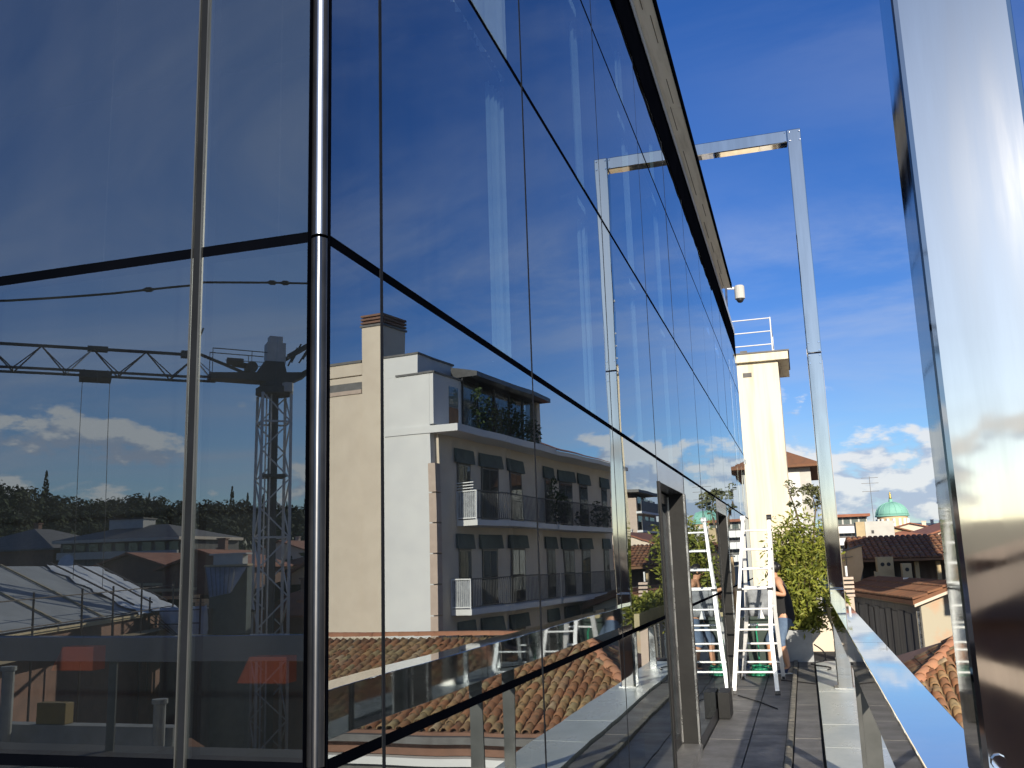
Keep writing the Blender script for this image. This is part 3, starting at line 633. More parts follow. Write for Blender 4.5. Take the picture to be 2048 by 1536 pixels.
for k, (y, zf, n) in enumerate(((9.6, 3.35, 420), (10.5, 3.35, 380), (12.6, 3.35, 120), (14.6, 3.35, 220), (16.0, 3.35, 200))):
    plant('balcony_plant', 'dark green %s on the upper apartment balcony' % ('tall climber', 'bushy climber', 'small potted shrub', 'round potted shrub', 'spreading potted shrub')[k], 'plant', aloc(-0.5, y, zf), 0.32, 0.45, (1.05, 0.8, 0.4, 0.65, 0.55)[k], n, 0.16, group='plants on the upper apartment balcony')

# ------------------------------------------------------------------ old tiled roof below the terrace
H = thing('old_tiled_house', 'old low house roofed with lichened clay tiles beside the terrace', 'house', (9, 19, 0))
EY, EZ, SLP = 18.8, -1.49, 0.27
XL0, XR0 = 1.85, 17.0
RYY = 24.1; RZZ = EZ+SLP*(RYY-EY)
HX = 4.45
deck = MB().add([(XL0, EY, EZ-0.05), (XR0, EY, EZ-0.05), (XR0, RYY, RZZ-0.05), (HX, RYY, RZZ-0.05), (XL0, 29.4, EZ-0.05), (XR0, 29.4, EZ-0.05),
                 (XL0, EY, EZ-0.16), (XR0, EY, EZ-0.16), (XR0, 29.4, EZ-0.16), (XL0, 29.4, EZ-0.16)],
                [(0, 1, 2, 3), (4, 3, 2, 5), (0, 3, 4), (1, 5, 2), (6, 9, 8, 7), (0, 6, 7, 1), (1, 7, 8, 5), (5, 8, 9, 4), (4, 9, 6, 0)]).build('roof_deck', 'brownwall', H, world=True)
def coppo(l, r1, r2, n=5):
    mb = MB(); vs = []
    for (y, r) in ((0, r1), (l, r2)):
        for i in range(n+1): a = pi*i/n; vs.append((r*math.cos(a), y, r*math.sin(a)*0.9))
    for i in range(n+1): a = pi*i/n; vs.append(((r1-0.018)*math.cos(a), 0, (r1-0.018)*math.sin(a)*0.9))
    fs = [(i, i+1, n+2+i, n+1+i) for i in range(n)]+[(i+1, i, 2*n+2+i, 2*n+3+i) for i in range(n)]
    return mb.add(vs, fs)
tile_me = [coppo(0.46, 0.098*k, 0.078*k).mesh('tile', M['tile'], True) for k in (1.0, 0.96)]
ang = math.atan(SLP); PIT_ = 0.225; EXPO = 0.345
cnt = int((XR0-XL0)/PIT_); rows = int(((RYY-EY)/math.cos(ang))/EXPO)
slots = []
rt = random.Random(5)
for c in range(cnt):
    x = XL0+0.12+PIT_*c
    for r in range(rows):
        s_ = r*EXPO; y = EY-0.06+s_*math.cos(ang); z = EZ-0.03+s_*math.sin(ang)
        if x < XL0+(HX-XL0)*(y-EY)/(RYY-EY)+0.12: continue
        slots.append((x, y, z))
slots.sort(key=lambda p: (p[0]+1.065)**2+p[1]**2)
rest = MB()
for i, (x, y, z) in enumerate(slots):
    rx = ang-0.055+rt.gauss(0, 0.012); rz = rt.gauss(0, 0.03); dxx = rt.gauss(0, 0.008); lift = rt.uniform(0, 0.018)
    if i < 298:
        o = bpy.data.objects.new('tile', tile_me[i % 2]); COL.objects.link(o); o.parent = deck; o.matrix_parent_inverse = Matrix.Identity(4)
        o.location = (x+dxx, y, z+lift); o.rotation_euler = (rx, 0, rz)
    else:
        mt = Matrix.Translation((x+dxx, y, z+lift)) @ Matrix.Rotation(rz, 4, 'Z') @ Matrix.Rotation(rx, 4, 'X')
        src = tile_me[i % 2]; rest.add([mt @ v.co for v in src.vertices], [tuple(p.vertices) for p in src.polygons])
rest.build('tiles', 'tile', H, world=True, kind='stuff', smooth=True)
# pan tiles between the cover rows, hip side tiles
pans = MB()
for c in range(cnt+1):
    x = XL0+0.12+PIT_*(c-0.5); y0 = EY; xx = x
    f = max(0.0, (xx-XL0)/(HX-XL0)) if xx < HX else 1.0
    y1 = EY+(RYY-EY)*min(1, f)
    if y1-y0 < 0.3: continue
    pans.add([(x-0.09, y0, EZ+0.005), (x, y0, EZ-0.035), (x+0.09, y0, EZ+0.005), (x-0.09, y1, EZ+0.005+SLP*(y1-y0)), (x, y1, EZ-0.035+SLP*(y1-y0)), (x+0.09, y1, EZ+0.005+SLP*(y1-y0))], [(0, 1, 4, 3), (1, 2, 5, 4)])
pans.build('pan_tiles', 'tile', H, world=True, kind='stuff')
side = MB(); sang = math.atan((RZZ-EZ)/(HX-XL0))
for c in range(24):
    y = EY+0.12+0.225*c
    for r in range(12):
        s_ = r*EXPO; x = XL0-0.05+s_*math.cos(sang); z = EZ-0.02+s_*math.sin(sang)
        if y < EY+(RYY-EY)*(x-XL0)/(HX-XL0)+0.1 or x > HX: continue
        mt = Matrix.Translation((x, y, z+rt.uniform(0, 0.015))) @ Matrix.Rotation(-pi/2, 4, 'Z') @ Matrix.Rotation(sang-0.05, 4, 'X')
        side.add([mt @ v.co for v in tile_me[0].vertices], [tuple(p.vertices) for p in tile_me[0].polygons])
side.build('side_tiles', 'tile', H, world=True, kind='stuff', smooth=True)
cap = coppo(0.50, 0.13, 0.115).mesh('ridge_tile', M['captile'], True)
nr = int((XR0-HX)/0.42)
for i in range(nr):
    o = bpy.data.objects.new('ridge_tile', cap); COL.objects.link(o); o.parent = H; o.matrix_parent_inverse = PM[H.name].inverted()
    o.location = (XR0-0.42*i, RYY, RZZ+0.03); o.rotation_euler = (0.03, rt.gauss(0, 0.02), pi/2+rt.gauss(0, 0.02))
h0 = Vector((XL0, EY, EZ+0.0)); h1 = Vector((HX, RYY, RZZ+0.03)); hd = h1-h0
for i in range(int(hd.length/0.42)):
    p = h0+hd.normalized()*0.42*i
    o = bpy.data.objects.new('hip_tile', cap); COL.objects.link(o); o.parent = H; o.matrix_parent_inverse = PM[H.name].inverted()
    o.location = p+Vector((0, 0, 0.045)); o.rotation_euler = (math.asin(hd.normalized().z)-0.04, rt.gauss(0, 0.03), -math.atan2(hd.x, hd.y)+rt.gauss(0, 0.02))
box(H, 'gutter', 'slateroof', XL0, EY-0.24, EZ-0.24, XR0, EY-0.08, EZ-0.10)
box(H, 'wall', 'brownwall', XL0+0.4, EY+0.15, -2.02, XR0, 28.9, EZ-0.17)
box(H, 'ledge', 'white', XL0+0.3, EY-0.10, -2.18, XR0, EY+0.14, -2.03)
box(H, 'wall', 'greywall', XL0+0.4, EY+0.15, STREET, XR0, 28.9, -2.19)
t = thing('lean_to_terrace', 'flat grey roof terrace with white edging below the tiled house', 'building', (9, 15, 0))
box(t, 'flat_roof', 'membrane', 4.2, 12.2, STREET, 17, 18.5, -2.75); box(t, 'edging', 'white', 4.2, 12.0, -2.9, 17, 12.19, -2.62); box(t, 'side_edging', 'white', 3.98, 12.0, -2.9, 4.19, 18.5, -2.62)

# ------------------------------------------------------------------ roofs seen past the handrail
n_before = set(COL.objects)
Hd = gable_house('gabled_house', 'house with stained cream gable and brown tile roof past the handrail', 'house', (4.15, 30, 0), R_(10), 2.0, 9.0, 0.38, 0.36, 'stain', 'fartile', over=0.28, corrug=0.15)
box(Hd, 'side_cladding', 'greywall', -0.03, 0.02, STREET, -0.004, 8.9, 0.20, world=False)
MB().tube((-0.12, -0.08, 0.1), (-0.12, -0.08, -4), 0.05).build('drainpipe', 'brushed', Hd)
for k in range(12): box(Hd, 'plank', 'greywall', -0.07-0.01*(k % 3), 0.1+0.73*k, -3.5, -0.032, 0.1+0.73*k+0.62, 0.02-0.05*(k % 2), world=False)
MB().lathe([(0.07, 0.45), (0.07, 0.85), (0.09, 0.86), (0.09, 0.93)], (0.9, 4.5, 0), 10).build('roof_pipe', 'whitemetal', Hd)
MB().prism([(-0.25, -0.30, 0.22), (-0.25, -0.30, 0.30), (1.0, -0.30, 0.76), (1.0, -0.30, 0.68)], (0, 1, 0), 0.05).build('verge_board', 'cream', Hd)
Hb = gable_house('long_brown_roof_house', 'long house with broad brown roof and dark loggia under its eaves', 'house', (3.1, 41.0, 0), R_(4), 3.6, 4.0, -2, 0.5, 'ochre', 'fartile', over=0.1)
for o in list(Hb.children):
    bpy.data.objects.remove(o)
# ridge runs left to right, front slope faces the terrace
rf = MB(); zr, ze = 2.44, 1.52
n_c = 60
for c in range(n_c):
    xa = -0.1+0.22*c; prof = [(xa, 0), (xa+0.045, 0.055), (xa+0.11, 0.07), (xa+0.175, 0.055), (xa+0.22, 0)]
    for q in range(8):
        f0, f1 = q/8, (q+1)/8
        P = [(x, -0.5+2.9*f0, ze+(zr-ze)*f0+dz_+0.035) for x, dz_ in prof]+[(x, -0.5+2.9*f1, ze+(zr-ze)*f1+dz_) for x, dz_ in prof]
        rf.add(P, [(i, i+1, 6+i, 5+i) for i in range(4)]+[(0, 1, 2, 3, 4)])
rf.add([(-0.1, -0.5, ze-0.09), (13.1, -0.5, ze-0.09), (13.1, 2.4, zr-0.09), (-0.1, 2.4, zr-0.09), (-0.1, 5.3, ze-0.09), (13.1, 5.3, ze-0.09), (-0.1, -0.5, ze), (13.1, -0.5, ze), (13.1, 2.4, zr), (-0.1, 2.4, zr), (-0.1, 5.3, ze), (13.1, 5.3, ze)],
       [(0, 3, 2, 1), (3, 4, 5, 2), (6, 7, 8, 9), (9, 8, 11, 10), (0, 1, 7, 6), (0, 6, 9, 3), (3, 9, 10, 4)])
rf.build('roof', 'fartile', Hb)
MB().prism([(0, 4.8, STREET), (0, 0, STREET), (0, 0, ze-0.12), (0, 2.4, zr-0.12), (0, 4.8, ze-0.12)], (1, 0, 0), 0.15).box(0.151, 1.6, STREET, 13, 1.75, ze-0.1).build('wall', 'greywall', Hb)
MB().box(0.2, 0.0, STREET, 13, 1.59, 0.55).build('lower_wall', 'brownwall', Hb)
for k, x in enumerate((2.15, 2.95, 3.75)): MB().box(x, 0.02, 0.552, x+0.16, 0.2, 1.40).build('loggia_pier', 'ochre', Hb)
t = thing('apricot_wall', 'sunlit apricot gable wall with sloping top past the steel post', 'wall', (2.6, 39.4, 0))
MB().prism([(2.25, 39.4, STREET), (3.02, 39.4, STREET), (3.02, 39.4, 0.6), (3.22, 39.4, 1.25), (3.22, 39.4, 2.04), (2.25, 39.4, 1.78)], (0, 1, 0), 0.4).build('wall', 'orange', t, world=True)
MB().prism([(2.2, 39.35, 1.79), (3.27, 39.35, 2.07), (3.27, 39.35, 2.12), (2.2, 39.35, 1.85)], (0, 1, 0), 0.5).build('coping', 'slateroof', t, world=True)
MB().tube((2.62, 39.37, 0.2), (2.60, 39.37, 2.3), 0.012, n=5).bar((2.44, 39.37, 1.62), (2.86, 39.37, 1.66), 0.02, 0.02).build('aerial', 'slateroof', t, world=True)
def chimney_box(name, label, x, y, z0, z1, w, d, holes, m):
    t = thing(name, label, 'chimney', (x, y, z0), R_(4))
    box(t, 'stack', m, -w/2, 0, 0, w/2, d, z1-z0, world=False)
    for h in holes: MB().lathe([(0.075, 0), (0.075, 0.015)], n=10).build('flue_hole', 'black', t).matrix_local = Matrix.Translation((h, -0.012, (z1-z0)*0.80)) @ Matrix.Rotation(-pi/2, 4, 'X')
    return t
chimney_box('chimney', 'wide cream chimney with two round flue holes below the brown roof', 4.02, 39.3, 0.2, 1.62, 0.58, 0.5, (-0.11, 0.11), 'ochre')
chimney_box('chimney', 'narrow cream chimney with one round flue hole below the brown roof', 4.72, 38.8, 0.2, 1.36, 0.33, 0.35, (0.0,), 'ochre')
t = thing('sloped_parapet', 'low cream parapet with sloping top behind the gabled roof', 'wall', (4.0, 38.9, 0))
MB().prism([(3.55, 38.6, STREET), (4.55, 38.6, STREET), (4.55, 38.6, 0.80), (3.55, 38.6, 1.10)], (0, 1, 0), 0.3).build('wall', 'ochre', t, world=True)
MB().box(4.6, 38.6, STREET, 9.0, 38.9, 0.72).build('wall', 'ochre', t, world=True)
for o in COL.objects:                     # the whole row stands half as far again down the street
    if o not in n_before and o.parent is None:
        e_ = Vector((1.065, 0, 1.75)); o.location = e_+(o.location-e_)*1.38; o.scale = (1.38,)*3
t = thing('louvred_chimney', 'slender stack with louvred clay cap near the terrace edge', 'chimney', (1.78, 17, -1))
box(t, 'stack', 'quoin', 1.665, 17.0, -2, 1.80, 17.2, 1.05, world=True)
for k in range(5): box(t, 'cap_slab', 'quoin', 1.645, 16.975, 1.06+0.07*k, 1.82, 17.225, 1.10+0.07*k, world=True)
box(t, 'cap_core', 'black', 1.68, 17.02, 1.051, 1.785, 17.18, 1.38, world=True)
MB().tube((1.72, 17.1, 1.39), (1.72, 17.1, 1.56), 0.02).build('cowl', 'whitemetal', t, world=True)
# pale modern block with long balconies
n_before = set(COL.objects)
t = thing('balconied_block', 'white and grey block with long glazed balconies and a red roof', 'building', (3.0, 60, 0), R_(4))
box(t, 'wall', 'offwhite', 0, 0.6, STREET, 1.9, 6, 3.95, world=False)
box(t, 'roof', 'redtile', -0.15, 0.2, 3.96, 2.05, 6.2, 4.12, world=False)
for z in (1.95, 2.72, 3.42):
    sl_ = box(t, 'balcony_slab', 'slateroof', -0.1, 0.0, z, 1.95, 0.6, z+0.10, world=False); MB().box(-0.05, 0.02, z-0.42, 1.9, 0.06, z-0.01).build('balustrade', 'whitemetal', sl_)
    for k in range(4): MB().box(0.1+0.46*k, 0.57, z+0.12, 0.46+0.46*k, 0.595, z+0.52).build('window_pane', 'pane', t)
for o in COL.objects:
    if o not in n_before and o.parent is None: e_ = Vector((1.065, 0, 1.75)); o.location = e_+(o.location-e_)*1.2; o.scale = (1.2,)*3
t = thing('grey_party_wall', 'plain grey party wall in front of the green dome', 'wall', (5.6, 64, 0)); box(t, 'wall', 'offwhite', 4.9, 64, STREET, 6.6, 66, 3.75); box(t, 'side_block', 'ochre', 4.35, 63.9, STREET, 4.88, 66, 3.75); box(t, 'small_window', 'black', 5.25, 63.98, 3.0, 5.4, 63.995, 3.2)
gable_house('red_roof_house', 'low house with red roof and white chimney before the dome', 'house', (5.0, 70, 0), R_(5), 6, 5, 2.55, 0.7, 'ochre', 'redtile', hip=2, over=0.3, chim=1, seed=4)
# domed temple far off
D = thing('domed_temple', 'large verdigris copper dome with gilt statue rising over the roofs', 'dome', (26.8, 300, 0))
prof = [(4.55*math.cos(a), 3.75*math.sin(a)) for a in [pi/2*i/12 for i in range(12)]]+[(0.35, 3.74)]
MB().lathe(prof, (26.8, 300, 12.75), 48).build('copper_dome', 'copper', D, world=True, smooth=True)
for k in range(16):
    a = 2*pi*(k+0.5)/16
    MB().path([(26.8+1.012*r*math.cos(a), 300+1.012*r*math.sin(a), 12.75+z*1.012) for r, z in prof[::2]], 0.07, 5).build('rib', 'copper', D, world=True)
MB().lathe([(4.75, 0), (4.75, 0.3), (4.5, 0.45)], (26.8, 300, 12.3), 48).build('cornice', 'copper', D, world=True)
MB().lathe([(4.25, 0), (4.25, 4.3)], (26.8, 300, 8.0), 48).build('drum', 'orange', D, world=True)
for k in range(16):
    a = 2*pi*k/16
    f = MB().tube((26.8+4.2*math.cos(a), 300+4.2*math.sin(a), 9), (26.8+4.2*math.cos(a), 300+4.2*math.sin(a), 11.6), 0.45, n=10).build('drum_window', 'white', D, world=True)
MB().lathe([(0.6, 0), (0.5, 0.9), (0.42, 1.0)], (26.8, 300, 16.4), 12).build('lantern', 'copper', D, world=True)
MB().lathe([(0.30, 0), (0.42, 0.35), (0.25, 0.9), (0.34, 1.3), (0.30, 1.55), (0.12, 1.7), (0.2, 1.85), (0.17, 2.05), (0.02, 2.15)], (26.8, 300, 17.4), 12).build('statue', 'gold', D, world=True, smooth=True)
box(D, 'nave', 'orange', 21.5, 296, STREET, 32, 310, 8.0)

# filler of the city beyond
rc = random.Random(11)
k = 0
for lab, x, y, w, l, z, rot in (('nearest rust roofed town house, right of the gabled house', 13, 62, 7, 6, 1.2, 5), ('brown roofed town house behind the bush and the tower', 1.5, 80, 5, 6, 2.3, -8),
    ('broad terracotta roofed town house beside the grey party wall', 9.5, 78, 9, 7, 2.8, 12), ('hipped brown roof to the right of the party wall', 17, 84, 9, 9, 2.4, -6), ('terracotta roofed house behind the balconied block', 4, 98, 9, 8, 3.2, 9),
    ('long rust roof in the street below the dome', 13, 104, 10, 8, 3.4, 3), ('low hipped roof halfway to the dome', 9, 128, 10, 9, 4.0, -5), ('cream town house with terracotta roof, right of the way to the dome', 20, 133, 11, 9, 4.2, 7),
    ('small far brown roof left below the dome', 7, 160, 11, 9, 4.6, 3), ('far rust roof straight below the dome', 16, 172, 12, 9, 5.0, -9), ('far terracotta roof right below the dome', 28, 178, 12, 9, 5.2, 3),
    ('farthest hipped roof left of the dome drum', 10, 225, 12, 9, 6.2, 6), ('farthest terracotta roof right of the dome drum', 35, 232, 13, 9, 6.6, 5)):
    gable_house('town_house', lab, 'house', (x, y, 0), R_(rot), w, l, z, 1.3, ('ochre', 'offwhite', 'cream', 'orange')[k % 4], ('redtile', 'fartile', 'redtile')[k % 3], group='town houses beyond the terrace', hip=(2.2 if k % 2 else 0), over=0.35, wins=2 if y < 140 else 0, chim=1, seed=k); k += 1
t = thing('roof_aerial', 'tall television aerial over the roofs before the dome', 'aerial', (6.2, 75, 3)); MB().tube((6.2, 75, 3.0), (6.2, 75, 7.4), 0.018, n=6).build('mast', 'slateroof', t, world=True)
for z in (6.3, 6.9, 7.3): MB().bar((5.6, 75, z), (6.8, 75, z), 0.03, 0.03).build('aerial_rod', 'slateroof', t, world=True)
# flat-roofed flats further down, seen in the glass beyond the long balconies
n_before = set(COL.objects)
t = thing('stepped_flats', 'stepped brown flats with flat roofs and loggias further down the street', 'building', (9.4, 70, 0), R_(6))
box(t, 'wall', 'quoin', 0.25, 0.5, STREET, 6, 7, 6.4, world=False); box(t, 'flat_roof', 'slateroof', -0.2, 0, 6.8, 6, 7, 7.0, world=False)
box(t, 'penthouse', 'brownwall', 0.9, 1.0, 6.402, 5, 6, 6.79, world=False)
for z in (6.0, 4.6, 3.2):
    sl_ = box(t, 'balcony_slab', 'white', -0.3, 0.3, z-0.75, 0.248, 6.8, z-0.6, world=False); MB().box(-0.28, 0.35, z-0.59, -0.24, 6.7, z+0.15).build('balustrade', 'slateroof', sl_)
    for q in range(3): MB().box(0.22, 0.9+2.0*q, z-0.5, 0.245, 2.2+2.0*q, z+0.5).build('window', 'pane', t)
for o in COL.objects:
    if o not in n_before and o.parent is None: e_ = Vector((1.065, 0, 1.75)); o.location = e_+(o.location-e_)*2.3+Vector((5.6, 0, 0)); o.scale = (2.3,)*3


# ------------------------------------------------------------------ plants and things on the terrace
t = thing('zinc_planter', 'grey zinc planter box standing under the tall green bush', 'planter', (0.88, 17.4, 0))
pl_ = MB(); x0, x1, y0, y1, z1 = 0.66, 1.08, 17.15, 17.62, 0.52
pl_.box(x0, y0, 0.0, x1, y0+0.02, z1).box(x0, y1-0.02, 0, x1, y1, z1).box(x0, y0+0.02, 0, x0+0.02, y1-0.02, z1).box(x1-0.02, y0+0.02, 0, x1, y1-0.02, z1)
pl_.build('box_walls', 'zinc', t, world=True); box(t, 'soil', 'soil', x0+0.02, y0+0.02, 0.01, x1-0.02, y1-0.02, 0.46)
rb = random.Random(77)
B_ = thing('bamboo_bush', 'tall dense yellow-green bush growing in the zinc planter', 'bush', (0.98, 17.4, 0.46))
mb = MB(); stm = MB()
for k in range(42):
    a = rb.uniform(0, 6.28); r = rb.uniform(0.02, 0.17); base = Vector((0.87+r*math.cos(a)*0.9, 17.38+r*math.sin(a), 0.44))
    top = Vector((1.02+rb.uniform(-0.36, 0.36), 17.42+rb.gauss(0, 0.16), rb.uniform(1.7, 2.5)-abs(rb.gauss(0, 0.10))))
    mid = base.lerp(top, 0.5)+Vector((rb.gauss(0, 0.05), rb.gauss(0, 0.05), 0))
    stm.tube(base, mid, 0.008, 0.006, n=5, caps=False).tube(mid, top, 0.006, 0.003, n=5, caps=False)
    for q in range(300):
        f = rb.uniform(0.08, 1.04)
        p = (base.lerp(mid, f*2) if f < 0.5 else mid.lerp(top, f*2-1))+Vector((rb.gauss(0, 0.15), rb.gauss(0, 0.12), rb.gauss(0, 0.06)))
        if f < 0.25: p += Vector((rb.uniform(0, 0.15), 0, 0))
        d = Vector((rb.gauss(0, 1), rb.gauss(0, 1), rb.gauss(-0.55, 0.7))).normalized(); w = Quaternion(d, rb.uniform(0, 6.28)) @ d.orthogonal().normalized()
        l = rb.uniform(0.06, 0.14); kk = l*0.17
        mb.add([p-d*l*0.5, p+w*kk, p+d*l*0.5, p-w*kk], [(0, 1, 2, 3)])
mb.build('foliage', 'leaf', B_, world=True, kind='stuff'); stm.build('canes', 'bark', B_, world=True)
T_ = thing('olive_tree', 'thin grey-green tree leaning in front of the cream tower corner', 'tree', (1.28, 29.2, -1))
tr = MB(); tr.tube((1.282, 29.23, -1.009), (1.247, 29.12, 1.574), 0.06, 0.045).tube((1.247, 29.12, 1.574), (0.930, 28.88, 3.100), 0.045, 0.03).tube((1.247, 29.12, 1.574), (1.517, 29.23, 3.159), 0.04, 0.02).tube((1.517, 29.23, 3.159), (1.400, 29.12, 3.629), 0.02, 0.008)
tr.tube((0.930, 28.88, 3.100), (0.754, 28.65, 3.805), 0.025, 0.01).build('trunk', 'bark', T_, world=True)
cr = MB()
for c, r, n in (((0.965, 28.77, 3.593), 0.17, 70), ((0.895, 28.65, 3.241), 0.15, 50), ((1.341, 29.12, 3.664), 0.19, 150), ((1.576, 29.23, 3.570), 0.22, 170), ((1.717, 29.23, 3.359), 0.16, 90), ((1.317, 29.12, 3.312), 0.13, 40), ((1.517, 29.23, 3.171), 0.15, 40), ((0.813, 28.65, 3.828), 0.12, 25)):
    leaves(cr, c, r*1.3, r*1.2, r*0.95, n, 0.13, rb, shell=0.0)
cr.build('crown', 'olive', T_, world=True, kind='stuff')
t = thing('planter_trough', 'long sandy trough of low green plants behind the second steel post', 'planter', (1.5, 16, 0.7))
MB().box(1.36, 14.3, 0.72, 1.62, 18.2, 0.98).build('trough', 'troughm', t, world=True)
for y in (14.5, 16.2, 17.9): box(t, 'trough_leg', 'brushed', 1.44, y, 0.0, 1.52, y+0.06, 0.719)
mb = MB()
for k in range(13): leaves(mb, (1.49, 14.5+0.3*k, 1.06), 0.14, 0.22, 0.13+0.08*rb.random(), 130, 0.10, rb, shell=0)
mb.build('foliage', 'leaf', t, world=True, kind='stuff')
cbl = MB(); pts = []
for k in range(22):
    f = k/21; pts.append((1.10+0.16*math.sin(f*9)*(1-f*0.3)+0.12*f, 17.3-1.7*f, 0.045+0.9*max(0, 0.25-f)))
tag(cbl.path(pts, 0.011, 6).build('cord', 'black', smooth=True), 'black cord trailing over the marble beside the zinc planter', 'cord')
tag(MB().box(-0.0+0.012, 11.15, 0.004, 0.14, 11.55, 0.285).build('metal_box', 'doormetal', bevel=0.004), 'dark grey metal box on the paving against the glass by the ladder foot', 'box')
for k, (a, b) in enumerate((((0.10, 13.0), (0.62, 11.9)), ((0.60, 14.6), (1.08, 14.2)))):
    tag(MB().path([(a[0], a[1], 0.008), ((a[0]+b[0])/2+0.03, (a[1]+b[1])/2, 0.008), (b[0], b[1], 0.008)], 0.007, 5).build('cable', 'cable'), ('thin black cable lying on the paving in front of the ladder', 'thin black cable crossing the kerb beside the ladder')[k], 'cable')

# telescopic ladder standing as an A-frame
Ld = thing('stepladder', 'white aluminium telescopic stepladder standing open by the glass', 'ladder', (0.35, 14, 0))
def lp(s, f):   # s: -1/1 side, f: 0..1 height on the front
    zz = 2.30*f; y = 13.15+0.80*f
    if f < 0.33: xl, xr = 0.035+(0.115-0.035)*f/0.33, 0.59+(0.555-0.59)*f/0.33
    else: g_ = (f-0.33)/0.67; xl, xr = 0.115+(0.275-0.115)*g_, 0.555+(0.635-0.555)*g_
    return Vector((xl if s < 0 else xr, y, zz))
for s_ in (-1, 1):
    MB().bar(lp(s_, 0.015), lp(s_, 0.33), 0.052, 0.03, up=(0, 1, 0)).bar(lp(s_, 0.33), lp(s_, 0.575), 0.052, 0.03, up=(0, 1, 0)).build('outer_stile', 'ladder', Ld, world=True)
    MB().bar(lp(s_, 0.577)+Vector((0, 0.004, 0)), lp(s_, 1.0), 0.040, 0.024, up=(0, 1, 0)).build('inner_stile', 'ladder', Ld, world=True)
    MB().bar(lp(s_, 0), lp(s_, 0.018), 0.07, 0.04, up=(0, 1, 0)).build('rubber_foot', 'black', Ld, world=True)
    hx = lp(s_, 1.0); MB().tube(hx+Vector((-0.035, 0, 0.0)), hx+Vector((0.035, 0, 0)), 0.042, n=12).build('hinge', 'ladder' if s_ < 0 else 'black', Ld, world=True)
    c_ = lp(s_, 0.575); MB().box(c_.x-0.04, c_.y-0.025, c_.z-0.018, c_.x+0.04, c_.y+0.025, c_.z+0.018).build('lock_clamp', 'black', Ld, world=True)
    rb0 = Vector((0.06 if s_ < 0 else 0.63, 14.80, 0.0)); rb1 = Vector((0.20 if s_ < 0 else 0.60, 14.42, 0.95)); rt_ = lp(s_, 1.0)
    MB().bar(rb0, rb1, 0.055, 0.03, up=(0, 1, 0)).bar(rb1, rt_+Vector((0, 0.03, -0.02)), 0.05, 0.028, up=(0, 1, 0)).build('rear_stile', 'ladder', Ld, world=True)
    MB().bar(rb0, rb0+Vector((0, 0, 0.04)), 0.065, 0.04).build('rubber_foot', 'black', Ld, world=True)
for k in range(8):
    f = (0.27+0.265*k)/2.30
    MB().tube(lp(-1, f), lp(1, f), 0.0145, n=10).build('rung', 'ladder', Ld, world=True)
    MB().tube(lp(1, f)+Vector((0.022, 0, 0)), lp(1, f)+Vector((0.036, 0, 0)), 0.016, n=8).build('rung_end', 'black', Ld, world=True)
for k in range(7):
    g_ = (0.25+0.27*k)
    def rp(s_, z):
        rb0 = Vector((0.06 if s_ < 0 else 0.63, 14.80, 0.0)); rb1 = Vector((0.20 if s_ < 0 else 0.60, 14.42, 0.95)); rt_ = lp(s_, 1.0)
        return rb0.lerp(rb1, z/0.95) if z < 0.95 else rb1.lerp(rt_, (z-0.95)/1.35)
    MB().tube(rp(-1, g_), rp(1, g_), 0.016, n=10).build('rung', 'ladder', Ld, world=True)
# tool tray hanging between the legs, bin, bucket, hose
t = thing('cloth_bundle', 'grey and white cleaning cloths hung over a rear rung of the stepladder', 'cloth', (0.4, 14.2, 1.2))
gx = MB()
for i in range(9):
    for j in range(7):
        x = 0.24+0.04*i; z = 1.30-0.062*j; y = 14.20+0.035*math.sin(i*1.9+j*0.6)+0.06*(j/7.0)
        gx.v.append((x, y, z))
for i in range(8):
    for j in range(6): a = i*7+j; gx.f.append((a, a+7, a+8, a+1))
o = gx.build('cloth', 'bag', t, world=True, smooth=True); sm = o.modifiers.new('thick', 'SOLIDIFY'); sm.thickness = 0.012
MB().prism([(0.36, 14.15, 0.90), (0.46, 14.14, 0.90), (0.40, 14.16, 1.10)], (0, 1, 0), 0.012).build('white_cloth', 'whitemetal', t, world=True)
t = thing('green_bin', 'dark green plastic bin behind the stepladder', 'bin', (0.30, 15.9, 0))
MB().prism([(0.12, 15.7, 0.0), (0.50, 15.7, 0.0), (0.54, 15.7, 0.78), (0.08, 15.7, 0.78)], (0, 1, 0), 0.4).build('bin_body', 'bin', t, world=True)
MB().box(0.06, 15.66, 0.785, 0.56, 16.12, 0.84).build('bin_lid', 'bin', t, world=True, bevel=0.01)
tag(MB().prism([(0.20, 15.72, 0.845), (0.42, 15.72, 0.845), (0.44, 15.72, 0.90), (0.22, 15.72, 0.91)], (0, 1, 0), 0.12).build('tool_tray', 'troughm'), 'small cream tray lying on the lid of the green bin', 'tray')
t = thing('garden_hose', 'bright green garden hose coiled on the paving behind the stepladder', 'hose', (0.3, 15.1, 0))
pts = [(0.30+0.17*(1-0.02*k/6)*math.cos(k*0.5)+0.03*math.sin(k*0.9), 15.15+0.22*math.sin(k*0.5), 0.015+0.0022*k) for k in range(64)]
MB().path(pts, 0.013, 6).build('coil', 'hose', t, world=True, smooth=True)
MB().path([(0.28, 15.32, 0.12), (0.27, 15.55, 0.35), (0.25, 15.64, 0.62), (0.28, 15.66, 0.74)], 0.012, 6).build('hose_end', 'hose', t, world=True)

